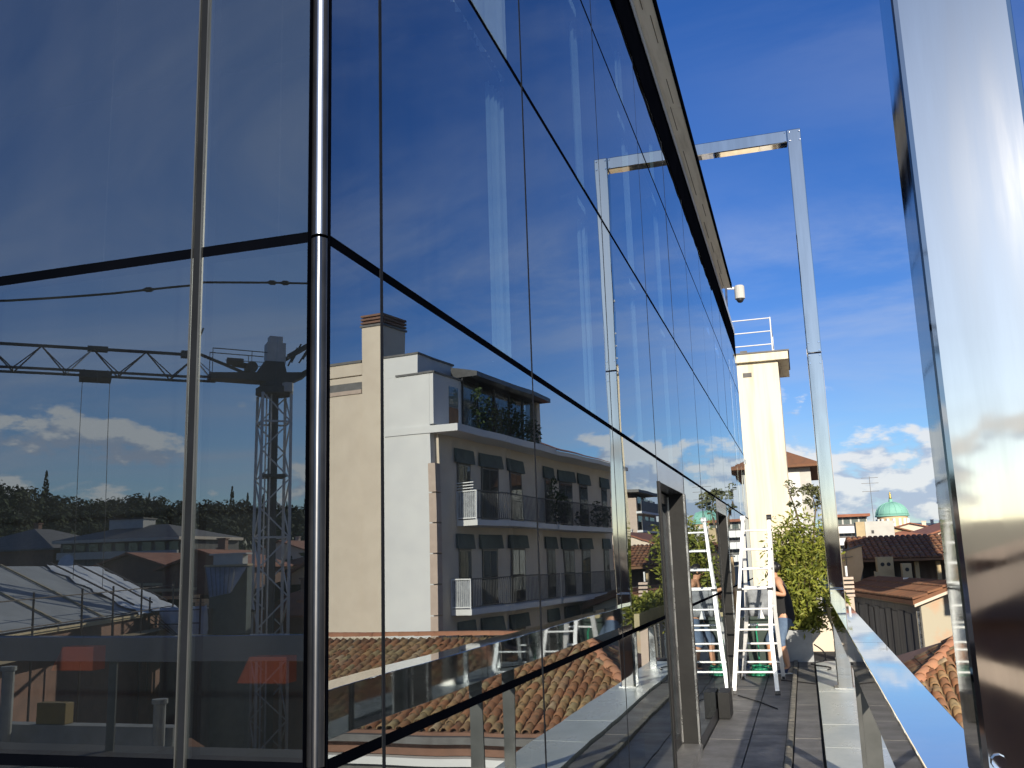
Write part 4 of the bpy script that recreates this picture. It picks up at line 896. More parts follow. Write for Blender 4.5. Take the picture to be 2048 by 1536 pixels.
# ------------------------------------------------------------------ window cleaner
P = thing('person', 'person in black top and cropped jeans leaning to the glass behind the stepladder', 'person', (0.64, 15.5, 0))
def skinned(name, m, J, E, parent, root=0, sub=2):
    """J: list of (pos, (rx, ry)); grown with bmesh skin layer"""
    me = bpy.data.meshes.new(name); bm = bmesh.new(); lay = bm.verts.layers.skin.verify()
    vs = []
    for i, (p, r) in enumerate(J):
        v = bm.verts.new(p); v[lay].radius = r if isinstance(r, tuple) else (r, r); v[lay].use_root = (i == root); vs.append(v)
    for a, b in E: bm.edges.new((vs[a], vs[b]))
    bm.to_mesh(me); bm.free(); me.materials.append(M[m])
    o = bpy.data.objects.new(name, me); COL.objects.link(o); o.parent = parent; o.matrix_parent_inverse = PM[parent.name].inverted()
    sk = o.modifiers.new('skin', 'SKIN'); sk.use_smooth_shade = True
    sb = o.modifiers.new('sub', 'SUBSURF'); sb.levels = sub; sb.render_levels = sub
    return o
Y0 = 15.5
J = [((0.70, Y0, 0.86), (0.105, 0.12)),      # 0 pelvis
     ((0.69, Y0, 1.02), (0.095, 0.115)),     # 1 waist
     ((0.66, Y0, 1.20), (0.115, 0.145)),     # 2 chest
     ((0.63, Y0, 1.36), (0.085, 0.12)),      # 3 upper chest
     ((0.605, Y0, 1.43), 0.05),              # 4 neck
     ((0.585, Y0, 1.49), 0.062),             # 5 jaw
     ((0.57, Y0, 1.565), (0.085, 0.075)),    # 6 skull
     ((0.65, Y0-0.16, 1.355), 0.055),        # 7 shoulder near
     ((0.735, Y0-0.235, 1.17), 0.043),       # 8 elbow near
     ((0.54, Y0-0.24, 1.215), 0.031),        # 9 wrist near
     ((0.62, Y0+0.16, 1.36), 0.055),         # 10 shoulder far
     ((0.50, Y0+0.24, 1.17), 0.043),         # 11 elbow far
     ((0.27, Y0+0.20, 1.27), 0.031),         # 12 wrist far
     ((0.69, Y0-0.09, 0.80), 0.098),         # 13 hip near
     ((0.60, Y0-0.10, 0.47), 0.062),         # 14 knee near
     ((0.66, Y0-0.10, 0.32), 0.058),         # 15 calf near
     ((0.70, Y0-0.10, 0.09), 0.036),         # 16 ankle near
     ((0.66, Y0+0.09, 0.80), 0.098),         # 17 hip far
     ((0.43, Y0+0.11, 0.50), 0.062),         # 18 knee far
     ((0.45, Y0+0.11, 0.33), 0.056),         # 19 calf far
     ((0.43, Y0+0.11, 0.09), 0.036),         # 20 ankle far
     ((0.58, Y0-0.10, 0.045), 0.032),        # 21 toe near
     ((0.31, Y0+0.11, 0.045), 0.032)]        # 22 toe far
E = [(0, 1), (1, 2), (2, 3), (3, 4), (4, 5), (5, 6), (3, 7), (7, 8), (8, 9), (3, 10), (10, 11), (11, 12), (0, 13), (13, 14), (14, 15), (15, 16), (0, 17), (17, 18), (18, 19), (19, 20), (16, 21), (20, 22)]
def hand(w, side):
    w = Vector(w); i0 = len(J); wi = 9 if side < 0 else 12
    J.append((tuple(w+Vector((-0.055, 0, 0.012))), (0.020, 0.034))); E.append((wi, i0))
    for k in range(4):
        b = w+Vector((-0.095, 0.0, 0.012))+Vector((0, (k-1.5)*0.019, 0.004*(1-abs(k-1.5))))
        l = (0.034, 0.040, 0.038, 0.030)[k]
        a = len(J); J.append((tuple(b), 0.0095)); J.append((tuple(b+Vector((-l, 0, 0.008))), 0.0085)); J.append((tuple(b+Vector((-l*1.7, 0, -0.008))), 0.0075))
        E.extend([(i0, a), (a, a+1), (a+1, a+2)])
    a = len(J); q = w+Vector((-0.035, 0.035*(1 if side < 0 else -1), 0.02)); J.append((tuple(q), 0.011)); J.append((tuple(q+Vector((-0.035, 0.012*(1 if side < 0 else -1), 0.016))), 0.009)); E.extend([(i0, a), (a, a+1)])
hand((0.54, Y0-0.24, 1.215), -1); hand((0.27, Y0+0.20, 1.27), 1)
skinned('body', 'skin', J, E, P)
# face, towards the glass (-x)
fc = MB()
MB().prism([(0.482, Y0-0.012, 1.545), (0.482, Y0+0.012, 1.545), (0.468, Y0+0.012, 1.525), (0.468, Y0-0.012, 1.525), (0.49, Y0-0.006, 1.575)][:4], (0.3, 0, 1), 0.03).build('nose', 'skin', P, world=True, smooth=True)
for sy in (-1, 1):
    MB().lathe([(0.001, -0.010), (0.009, -0.004), (0.009, 0.004), (0.001, 0.010)], (0.493, Y0+0.030*sy, 1.572), 8).build('eye', 'black', P, world=True)
    MB().lathe([(0.004, -0.03), (0.016, -0.01), (0.018, 0.015), (0.006, 0.03)], (0.575, Y0+0.078*sy, 1.555), 8).build('ear', 'skin', P, world=True, smooth=True)
MB().box(0.492, Y0-0.022, 1.505, 0.503, Y0+0.022, 1.513).build('mouth', 'redshade', P, world=True)
def blob(name, m, c, r, parent, cut=None, seed=0, amp=0.0):
    bm = bmesh.new(); bmesh.ops.create_icosphere(bm, subdivisions=3, radius=1.0)
    for v in bm.verts:
        n_ = 1+amp*mnoise.noise(v.co*2.2+Vector((seed, 0, 0)))
        v.co = Vector((v.co.x*r[0]*n_, v.co.y*r[1]*n_, v.co.z*r[2]*n_))+Vector(c)
    if cut: bmesh.ops.delete(bm, geom=[v for v in bm.verts if cut(v.co)], context='VERTS')
    me = bpy.data.meshes.new(name); bm.to_mesh(me); bm.free(); me.materials.append(M[m])
    for p in me.polygons: p.use_smooth = True
    o = bpy.data.objects.new(name, me); COL.objects.link(o); o.parent = parent; o.matrix_parent_inverse = PM[parent.name].inverted(); return o
blob('hair', 'hair', (0.588, Y0, 1.585), (0.100, 0.096, 0.095), P, cut=lambda c: c.x < 0.53 and c.z < 1.62, amp=0.15)
blob('hair_bun', 'hair', (0.665, Y0, 1.60), (0.042, 0.045, 0.045), P, amp=0.2, seed=3)
skinned('tank_top', 'top', [((0.70, Y0, 0.70), (0.165, 0.18)), ((0.695, Y0, 0.90), (0.155, 0.172)), ((0.66, Y0, 1.18), (0.135, 0.165)), ((0.637, Y0, 1.33), (0.098, 0.135)), ((0.65, Y0-0.10, 1.375), (0.04, 0.05)), ((0.63, Y0+0.10, 1.375), (0.04, 0.05))], [(0, 1), (1, 2), (2, 3), (3, 4), (3, 5)], P)
skinned('jeans', 'denim', [((0.705, Y0, 0.90), (0.135, 0.15)), ((0.695, Y0-0.09, 0.78), 0.112), ((0.63, Y0-0.10, 0.58), 0.088), ((0.602, Y0-0.10, 0.46), 0.078), ((0.635, Y0-0.10, 0.38), 0.074), ((0.665, Y0+0.09, 0.78), 0.112), ((0.53, Y0+0.10, 0.62), 0.088), ((0.435, Y0+0.11, 0.49), 0.078), ((0.445, Y0+0.11, 0.40), 0.072)], [(0, 1), (1, 2), (2, 3), (3, 4), (0, 5), (5, 6), (6, 7), (7, 8)], P)
for x, y in ((0.70, Y0-0.10), (0.43, Y0+0.11)):
    sh = skinned('shoe', 'shoe', [((x+0.03, y, 0.05), (0.045, 0.045)), ((x-0.05, y, 0.05), (0.045, 0.045)), ((x-0.13, y, 0.04), (0.04, 0.032)), ((x-0.17, y, 0.035), (0.03, 0.025)), ((x, y, 0.09), (0.043, 0.043))], [(0, 1), (1, 2), (2, 3), (0, 4)], P)
    MB().box(x-0.19, y-0.042, 0.002, x+0.07, y+0.042, 0.018).build('sole', 'sole', P, world=True, bevel=0.008)
tag(MB().prism([(0.10, Y0+0.12, 1.24), (0.18, Y0+0.10, 1.20), (0.20, Y0+0.13, 1.32), (0.11, Y0+0.15, 1.35)], (0, 1, 0), 0.10).build('cleaning_cloth', 'bag', bevel=0.01), 'small grey cleaning cloth held in the hand of the person at the glass', 'cloth')

# ------------------------------------------------------------------ inside the corner room
for k, (x, y, z) in enumerate(((-1.60, 4.5, 1.20), (-2.95, 4.7, 1.24))):
    t = thing('pendant_lamp', ('orange-red hanging lampshade nearer the glass corner', 'orange-red hanging lampshade further from the glass corner')[k], 'lamp', (x, y, 0), 0, 'orange-red lampshades inside the corner room')
    MB().prism([(-0.17, -0.1, z), (0.115, -0.1, z), (0.115, -0.1, z+0.13), (-0.10, -0.1, z+0.13)], (0, 1, 0), 0.10).build('lamp_shade', 'redshade', t)
    MB().tube((0, -0.05, z+0.131), (0, -0.05, 5.93), 0.003, n=6).build('cord', 'black', t)

# ------------------------------------------------------------------ behind the camera (seen in the corner glass)
K = thing('tower_crane', 'grey tower crane with lattice mast and long jib, mirrored in the corner glass', 'crane', (-24.2, -38.0, 0), math.atan2(0.67, -0.74))
# local +x = along the jib
hw = 0.74; zb, zt = -13.9, 10.65
for sx in (-1, 1):
    for sy in (-1, 1): MB().bar((sx*hw, sy*hw, zb), (sx*hw, sy*hw, zt), 0.13, 0.13).build('mast_leg', 'crane', K)
nst = 17; dzs = (zt-zb)/nst
for k in range(nst):
    z0 = zb+k*dzs; z1 = z0+dzs
    for q, (a, b) in enumerate((((-hw, -hw), (hw, -hw)), ((hw, -hw), (hw, hw)), ((hw, hw), (-hw, hw)), ((-hw, hw), (-hw, -hw)))):
        p0, p1 = (a, b) if (k+q) % 2 == 0 else (b, a)
        MB().bar((*p0, z0), (*p1, z1), 0.065, 0.065).build('brace', 'crane', K)
        if k % 4 == 0: MB().bar((*a, z0), (*b, z0), 0.09, 0.09).build('cross_bar', 'crane', K)
MB().bar((0, 0.1, -9), (0, 0.1, zt), 0.42, 0.42).build('inner_mast', 'cranedark', K)
MB().bar((0.2, -0.3, -9), (0.2, -0.3, zt), 0.07, 0.07).bar((0.45, -0.3, -9), (0.45, -0.3, zt), 0.07, 0.07).build('climbing_ladder', 'crane', K)
MB().box(-0.6, -0.6, 6.4, 0.6, 0.6, 6.55).build('mast_platform', 'cranedark', K)
MB().lathe([(0.98, 0), (0.98, 0.3), (0.8, 0.4), (0.75, 0.62)], (0, 0, zt), 20).build('slew_ring', 'cranedark', K)
MB().lathe([(0.30, 0), (0.30, 0.45)], (-0.55, -0.75, zt+0.05), 14).build('motor', 'offwhite', K)
MB().prism([(-1.6, -0.55, 11.65), (-0.8, -0.55, 11.25), (1.0, -0.55, 11.25), (3.3, -0.55, 11.3), (3.3, -0.55, 11.55), (-1.6, -0.55, 11.82)], (0, 1, 0), 1.1).build('deck', 'cranedark', K)
MB().prism([(-0.55, -0.5, 11.75), (1.0, -0.5, 11.68), (0.6, -0.5, 12.3), (-0.4, -0.5, 12.3)], (0, 1, 0), 1.0).build('machine_base', 'cranedark', K)
MB().box(-0.5, -0.4, 12.2, 0.5, 0.4, 13.3).build('control_cabinet', 'crane', K); MB().box(-0.35, -0.3, 13.302, 0.35, 0.3, 13.66).build('cabinet_top', 'crane', K)
MB().tube((1.25, -0.5, 11.95), (1.25, 0.5, 11.95), 0.28, n=14).tube((1.7, -0.3, 12.2), (2.5, -0.3, 12.22), 0.17, n=12).bar((1.3, 0, 12.05), (2.2, 0, 12.15), 0.35, 0.22).build('winch', 'cranedark', K)
rl = MB()
for y in (-0.52, 0.52):
    rl.bar((0.5, y, 12.72), (3.2, y, 12.78), 0.04, 0.04).bar((0.5, y, 12.2), (2.6, y, 12.2), 0.03, 0.03)
    for x in (1.3, 3.2): rl.bar((x, y, 11.5), (x, y, 12.72+0.02*x), 0.03, 0.03)
rl.build('deck_railing', 'cranedark', K)
# counter struts
for y in (-0.45, 0.45):
    MB().bar((-0.6, y, 12.6), (-3.6, y, 14.5), 0.2, 0.2).build('counter_strut', 'cranedark', K)
    MB().bar((-1.0, y, 11.5), (-3.9, y, 13.3), 0.2, 0.2).build('counter_strut', 'cranedark', K)
    MB().bar((-1.4, y, 12.5), (-2.2, y, 13.8), 0.08, 0.08).bar((-2.0, y, 12.7), (-3.0, y, 14.2), 0.08, 0.08).bar((-0.8, y, 12.3), (-1.3, y, 13.3), 0.08, 0.08).bar((-2.6, y, 13.9), (-3.8, y, 13.7), 0.08, 0.08).build('counter_brace', 'cranedark', K)
MB().bar((-3.6, 0, 14.6), (-8.5, 0, 17.4), 0.25, 0.25).bar((-3.9, 0, 13.6), (-8.5, 0, 17.2), 0.16, 0.16).build('apex_strut', 'cranedark', K)
# jib
JL = 26; z_bot, z_top = 11.30, 12.52
for y in (-0.55, 0.55): MB().bar((2.9, y, z_bot), (JL, y, z_bot+0.05), 0.11, 0.11).build('bottom_chord', 'cranedark', K)
MB().bar((3.7, 0, z_top), (JL, 0, z_top+0.05), 0.13, 0.13).bar((3.7, 0, z_top), (1.3, 0, 11.6), 0.13, 0.13).build('top_chord', 'cranedark', K)
x = 3.0; k = 0
while x < JL-1.2:
    for y in (-0.55, 0.55):
        a, b = ((x, y, z_bot), (x+1.15, 0, z_top)) if k % 2 == 0 else ((x, 0, z_top), (x+1.15, y, z_bot))
        MB().bar(a, b, 0.05, 0.05).build('jib_brace', 'crane' if k % 5 == 0 else 'cranedark', K)
    if k % 2 == 0: MB().bar((x, -0.55, z_bot), (x, 0.55, z_bot), 0.05, 0.05).build('jib_tie', 'cranedark', K)
    x += 1.15; k += 1
MB().box(8.1, -0.2, z_top-0.1, 9.0, 0.2, z_top+0.12).box(4.3, -0.2, z_top-0.16, 4.9, 0.2, z_top+0.16).build('pendant_block', 'cranedark', K)
MB().bar((4.7, 0, z_top), (3.8, 0, z_top+0.75), 0.10, 0.10).bar((3.8, 0, z_top+0.75), (3.6, 0, z_top+1.35), 0.08, 0.08).build('pendant_arm', 'cranedark', K)
MB().box(7.9, -0.7, z_bot-0.30, 9.3, 0.7, z_bot-0.08).tube((8.1, -0.75, z_bot-0.12), (8.1, 0.75, z_bot-0.12), 0.18).tube((9.1, -0.75, z_bot-0.12), (9.1, 0.75, z_bot-0.12), 0.18).build('trolley', 'cranedark', K)
for x in (8.0, 9.2): MB().tube((x, 0, -6), (x-0.05, 0, z_bot-0.3), 0.014, n=5).build('hoist_rope', 'cable', K)
MB().box(8.0, -0.1, -6.6, 9.2, 0.1, -6.0).build('hook_block', 'cranedark', K)
stay = [(-8.5, 0, 17.2), (-2.0, 0, 16.8), (0.2, 0, 16.62), (3.7, 0, 16.2), (8.0, 0, 15.35), (12.6, 0, 14.6), (JL-1, 0, 13.3)]
MB().path(stay, 0.055, 6).build('jib_stay', 'cable', K)
for x, z in ((0.2, 16.62), (-0.5, 16.68), (6.5, 15.65)): MB().lathe([(0.03, -0.28), (0.13, -0.1), (0.13, 0.1), (0.03, 0.28)], n=8).build('stay_fitting', 'cable', K).matrix_local = Matrix.Translation((x, 0, z)) @ Matrix.Rotation(pi/2+0.1, 4, 'Y')

def V(x, yv, z): return (x, 3.96-yv, z)
# building under repair: grey membrane slope, tarpaulin strip, battens, scaffold
Ub = thing('building_under_repair', 'building under repair with grey membrane roof and white tarpaulin strip', 'building', (-28, -26, 0))
E0, E1, R0_, R1_ = Vector((-22.3, 20.0, -0.02)), Vector((-27.7, 38.5, 0.35)), Vector((-28.0, 18.5, 2.48)), Vector((-35.0, 42.0, 2.3))
def slope(te, f, dz_=0.0):
    e = E0.lerp(E1, te); r = R0_.lerp(R1_, te); p = e.lerp(r, f); return V(p.x, p.y, p.z+dz_)
def patch(t0, t1, f0, f1, n, m, dz_, amp=0.0, rag=0.0):
    vs, fs = [], []
    for i in range(n+1):
        for j in range(m+1):
            te = t0+(t1-t0)*i/n; f = f0+(f1-f0)*j/m
            te += rag*math.sin(j*1.7)*(1 if i in (0, n) else 0)
            p = slope(te, f, dz_+amp*abs(mnoise.noise(Vector((i*0.5, j*0.6, 3.1))))); vs.append(p)
    for i in range(n):
        for j in range(m): a = i*(m+1)+j; fs.append((a, a+1, a+m+2, a+m+1))
    return MB().add(vs, fs)
patch(0, 0.80, 0, 1, 12, 6, 0.0, 0.03).build('roof_membrane', 'membrane', Ub, world=True)
patch(0.77, 1.0, -0.06, 1.0, 10, 16, 0.05, 0.22, 0.012).build('tarpaulin', 'tarp', Ub, world=True, smooth=True)
for te in (0.05, 0.25, 0.45, 0.62): MB().bar(slope(te, 0, 0.06), slope(te, 1, 0.06), 0.07, 0.06).build('roof_batten', 'timber', Ub, world=True)
for te in (0.78, 0.88, 0.97): MB().bar(slope(te, 0.02, 0.30), slope(te, 0.95, 0.28), 0.06, 0.06).build('tarp_batten', 'rust', Ub, world=True)
MB().bar(slope(0.0, -0.03, -0.05), slope(0.6, -0.03, -0.05), 0.1, 0.14).build('eaves_board', 'timber', Ub, world=True); MB().bar(slope(0.6, -0.03, -0.05), slope(0.8, -0.03, -0.05), 0.1, 0.14).build('eaves_board', 'timber', Ub, world=True)
MB().add([slope(0, 0, -0.12), slope(1, 0, -0.12), (*slope(1, 0)[:2], STREET), (*slope(0, 0)[:2], STREET)], [(0, 1, 2, 3)]).add([slope(0, 0, -0.12), slope(0, 1, -0.12), (*slope(0, 1)[:2], STREET), (*slope(0, 0)[:2], STREET)], [(0, 3, 2, 1)]).add([slope(1, 0, -0.12), slope(1, 1, -0.12), (*slope(1, 1)[:2], STREET), (*slope(1, 0)[:2], STREET)], [(0, 1, 2, 3)]).build('wall', 'brownwall', Ub, world=True)
SC = thing('scaffold', 'rusty tube scaffold along the eaves of the building under repair', 'scaffold', (-24, -25, 0))
ed = (E1-E0); eo = Vector((0.96, 0.28, 0))*0.7
pts_ = []
for te in (-0.04, 0.12, 0.28, 0.45, 0.58, 0.72, 0.90):
    p = E0+ed*te+eo; pts_.append(p)
    MB().tube(V(p.x, p.y, -5), V(p.x, p.y, p.z+1.25), 0.04, n=6).build('scaffold_pole', 'rust', SC, world=True)
for a, b in zip(pts_[:-1], pts_[1:]):
    for dz_ in (0.15, 1.05): MB().tube(V(a.x, a.y, a.z+dz_), V(b.x, b.y, b.z+dz_), 0.022, n=5).build('scaffold_rail', 'rust', SC, world=True)
MB().add([V(*(E0+eo*0.2+Vector((0, 0, -0.75)))), V(*(E1+eo*0.2+Vector((0, 0, -0.75)))), V(*(E1+eo*1.4+Vector((0, 0, -0.75)))), V(*(E0+eo*1.4+Vector((0, 0, -0.75))))], [(0, 1, 2, 3)]).build('scaffold_boards', 'timber', SC, world=True)
Wt = thing('wrapped_scaffold', 'scaffold bay wrapped in crumpled white sheeting beside the grey roof', 'scaffold', (-25, -32, 0))
vs, fs = [], []
for i in range(13):
    for j in range(9):
        x = -26.5+2.9*i/12; z = 0.42-1.9*j/8; vs.append(V(x, 36.0-0.5*abs(mnoise.noise(Vector((i*0.55, j*0.5, 1)))), z+0.1*mnoise.noise(Vector((i*0.8, 0, 7)))*(j == 0)))
for i in range(12):
    for j in range(8): a = i*9+j; fs.append((a, a+1, a+10, a+9))
o = MB().add(vs, fs).build('sheeting', 'tarp', Wt, world=True, smooth=True); o.modifiers.new('thick', 'SOLIDIFY').thickness = 0.03
MB().box(-26.5, 3.96-38, STREET, -23.6, 3.96-36.1, 0.30).build('inner_bay', 'greywall', Wt, world=True)
for x in (-26.5, -24.1, -23.6): MB().tube(V(x, 35.3, -3), V(x, 35.3, 0.9), 0.04, n=6).build('scaffold_pole', 'rust', Wt, world=True)
for z in (-0.9, -0.25, 0.3): MB().tube(V(-26.5, 35.3, z), V(-23.6, 35.3, z), 0.025, n=5).build('scaffold_rail', 'rust', Wt, world=True)
for k in range(3): MB().tube(V(-26.5, 35.3, 0.4-0.2*k), V(-24.4, 35.3, -1.2), 0.02, n=5).build('scaffold_brace', 'rust', Wt, world=True)
Rf = thing('open_rafters', 'row of pale bare timber beams over a dark opening behind the tarpaulin', 'timbers', (-40, -46, 0))
for x, D_, z, l in ((-50.0, 60, 2.15, 3.4), (-44.6, 55, 1.75, 3.3), (-39.4, 50, 1.32, 4.0), (-36.3, 47, 1.0, 4.2), (-33.0, 44, 0.65, 3.3), (-29.5, 42.5, 0.45, 3.0), (-28.2, 41.5, 0.3, 2.4)):
    MB().bar(V(x, D_, z), V(x+l, D_, z-0.03), 0.14, 0.16).build('beam', 'timber', Rf, world=True)
MB().add([V(-52, 62, 1.9), V(-30, 62, 1.9), V(-24.5, 41.0, -0.1), V(-33, 43.5, -0.1)], [(0, 1, 2, 3)]).build('dark_floor', 'gasket', Rf, world=True)

back = [  # name part, label, x, yv, width, length, eave, rise, hip, rot, wall, roof, wins
 ('large shaded house with a low grey hipped roof under the wooded hill', -61.5, 62, 11.5, 9, 4.3, 1.7, 4, 2, 'brownwall', 'slateroof', 2),
 ('long low red roof between the repair site and the wood', -39.5, 51, 6.5, 9, 2.3, 0.9, 0, 4, 'brownwall', 'redtile', 0),
 ('small red roofed house beside the grey glass roof', -33.5, 48, 5.5, 6, 2.2, 0.9, 0, -6, 'brownwall', 'redtile', 1),
 ('brown tiled roof behind the crane mast', -23.6, 46.0, 11.5, 6, -0.4, 1.4, 2.2, 6, 'brownwall', 'redtile', 1),
 ('orange walled house right of the crane mast', -25.5, 52, 5, 6, 1.6, 1.1, 0, 8, 'orange', 'redtile', 1),
 ('tall red roofed house by the edge of the corner glass', -17.0, 40, 6, 6, 0.6, 1.3, 1.5, 10, 'ochre', 'redtile', 1),
 ('wide terracotta roof in the middle of the mirrored town', -36, 70, 10, 8, 2.4, 1.3, 2.2, -5, 'ochre', 'redtile', 1),
 ('cream house half hidden among the trees below the hill', -48, 84, 8, 7, 3.4, 1.3, 0, 3, 'cream', 'redtile', 1),
 ('pink grey house below the cypress ridge', -58, 100, 9, 8, 3.8, 1.4, 2, 8, 'quoin', 'redtile', 1),
 ('brown house at the foot of the wooded slope', -30, 95, 9, 8, 2.6, 1.4, 2, 2, 'brownwall', 'fartile', 1),
 ('dim ochre house in the yard below the back handrail', -17.5, 21, 4.5, 5, -4.3, 1.0, 0, 4, 'ochre', 'fartile', 1),
 ('far rust roofed house at the left edge of the town', -82, 80, 10, 8, 4.0, 1.5, 2, 6, 'ochre', 'redtile', 1)]
back += [
 ('broad brown roof close behind the back handrail', 3.5, 16.5, 9, 7, -1.6, 1.5, 2, 5, 'brownwall', 'fartile', 1),
 ('tall dark tiled house two roofs behind the terrace', 9.5, 27, 11, 9, 0.2, 1.7, 2.5, -6, 'brownwall', 'fartile', 1),
 ('dark house with a steep roof behind the terrace, west side', -4, 30, 9, 8, -0.2, 1.6, 2.5, 7, 'brownwall', 'fartile', 1),
 ('high brown house in the back street', 2, 48, 12, 9, 1.2, 1.8, 2.5, 3, 'brownwall', 'fartile', 1),
 ('brown roofed house in the back street, east end', 16, 52, 12, 9, 1.4, 1.8, 2.5, -4, 'brownwall', 'fartile', 1)]
for lab, x, D_, w, l, ze_, rise, hip, rot, wm, rm, wn in back:
    gable_house('house', lab, 'house', (x-w/2, 3.96-D_-l, 0), R_(rot), w, l, ze_, rise, wm, rm, hip=hip, over=0.4, wins=wn, chim=1, seed=int(D_*3))
t = thing('galleried_building', 'long building with cream galleries and a flat blue-grey roof below the wood', 'building', (-49, -57, 0))
xg0, xg1 = -55.0, -44.2
box(t, 'wall', 'greywall', xg0, -66, STREET, xg1, -57.2, 4.45)
box(t, 'eaves_fascia', 'cream', xg0-0.3, -66.2, 4.452, xg1+0.3, -56.6, 4.68)
MB().add([(xg0-0.3, -56.6, 4.685), (xg1+0.3, -56.6, 4.685), (xg1+0.3, -66.2, 4.685), (xg0-0.3, -66.2, 4.685), (xg0+3.5, -61, 5.9), (xg1-4, -61, 5.9)], [(0, 1, 5, 4), (1, 2, 5), (2, 3, 4, 5), (3, 0, 4)]).build('roof', 'slateroof', t, world=True)
box(t, 'gallery_parapet', 'cream', xg0, -57.0, 3.2, xg0+6.2, -56.8, 3.75); box(t, 'gallery_parapet', 'offwhite', xg0+6.4, -57.0, 3.3, xg1, -56.8, 3.7)
for k in range(9): box(t, 'gallery_window', 'pane', xg0+0.3+1.2*k, -57.19, 3.5, xg0+1.1+1.2*k, -57.1, 4.35)
box(t, 'roof_hut', 'offwhite', xg0+2.0, -61.5, 5.3, xg0+5.2, -60, 6.35); box(t, 'hut_roof', 'black', xg0+1.9, -61.6, 6.352, xg0+5.3, -59.9, 6.45)
t = thing('glazed_roof', 'grey-green glazed lean-to roof with a pale coping in the town', 'roof', (-24, -32, 0))
MB().add([V(-23.9, 36, 2.05), V(-22.3, 36, 2.0), V(-20.6, 33, 1.0), V(-21.6, 33, 0.85), V(-21.8, 36, 2.0)], [(0, 1, 2, 3), (1, 4, 2)]).build('glass_slope', 'zinc', t, world=True)
for k in range(7):
    f = k/6; MB().bar(V(-23.9+1.5*f, 36, 2.08), V(-21.6+1.0*f, 33, 0.90+0.14*f), 0.03, 0.04).build('glazing_bar', 'slateroof', t, world=True)
MB().box(-24.0, 3.96-36.5, 2.06, -21.8, 3.96-36.05, 2.14).build('coping', 'timber', t, world=True); MB().box(-23.8, 3.96-36.6, STREET, -21.9, 3.96-36.2, 2.05).build('wall', 'shutter', t, world=True); MB().box(-23.7, 3.96-36.7, 2.142, -22.2, 3.96-36.3, 2.55).box(-23.9, 3.96-36.75, 2.552, -22.0, 3.96-36.25, 2.62).build('upstand', 'offwhite', t, world=True)
t = thing('satellite_dish', 'white satellite dish on the roofs left of the galleried building', 'dish', V(-40.5, 46, 2.6)); MB().lathe([(0.02, 0), (0.3, 0.05), (0.5, 0.16), (0.55, 0.22), (0.5, 0.20)], n=16).build('dish', 'dish', t).matrix_local = Matrix.Rotation(R_(-75), 4, 'X'); MB().tube((0, 0, -2), (0, 0, 0), 0.04).build('mast', 'rust', t)
t = thing('pale_parapet', 'pale rendered parapet low behind the back handrail', 'wall', V(-11, 14, -2)); box(t, 'wall', 'dulwall', -15.5, 3.96-14.3, STREET, -9.3, 3.96-14, -0.72)
for k, (x, zt_) in enumerate(((-9.35, -0.3), (-12.45, 0.2))): tag(MB().lathe([(0.10, -2.0), (0.10, zt_), (0.13, zt_+0.01), (0.13, zt_+0.08)], (x, 3.96-13.7, 0), 14).build('vent_pipe', 'dulwall', smooth=False), ('pale vent pipe rising beside the low parapet, nearer the glass corner', 'pale vent pipe rising beside the low parapet, further from the glass corner')[k], 'pipe', 'pale vent pipes')
tag(MB().box(-12.15, 3.96-14.25, -0.718, -11.55, 3.96-14.05, -0.36).build('yellow_box', 'yellow', bevel=0.01), 'yellow box standing on the low pale parapet', 'box')

# ------------------------------------------------------------------ hills
def hz(az):   # ridge height by compass direction, radians from +y clockwise
    a = math.degrees(az) % 360
    H_ = [(0, 1.0), (20, 1.0), (40, 1.1), (90, 1.4), (140, 2.0), (180, 1.8), (195, 2.4), (205, 3.0), (212, 3.9), (216, 4.1), (219, 4.4), (222, 4.2), (225, 5.0), (230, 5.6), (250, 4.5), (300, 2.2), (340, 1.2), (360, 1.0)]
    for (a0, h0), (a1, h1) in zip(H_[:-1], H_[1:]):
        if a0 <= a <= a1: return h0+(h1-h0)*(a-a0)/(a1-a0)
    return 1
def hill_ring(name, m, r0, r1, amp, k0, n=240, zoff=0.0, nz=1.0):
    vs, fs = [], []
    rows_ = 9
    for i in range(n):
        az = 2*pi*i/n
        for j in range(rows_):
            f = j/(rows_-1); r = r0+(r1-r0)*f
            top = math.tan(R_(hz(az)*k0))*r1
            h = STREET+(top-STREET)*(f**0.8)+amp*f*mnoise.noise(Vector((math.sin(az)*9*nz, math.cos(az)*9*nz, f*3)))
            vs.append((r*math.sin(az), r*math.cos(az), h+zoff))
    for i in range(n):
        for j in range(rows_-1): a = i*rows_+j; b = ((i+1) % n)*rows_+j; fs.append((a, b, b+1, a+1))
    return MB().add(vs, fs).build(name, m, smooth=True)
structure('near_hills', hill_ring('near_hills', 'hill', 330, 560, 3.0, 0.95, nz=1.2))
hz_near = hz
def hz(az): return 1.25+0.35*math.sin(az*3+0.6)
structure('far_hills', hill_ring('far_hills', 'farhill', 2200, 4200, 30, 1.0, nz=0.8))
hz = hz_near
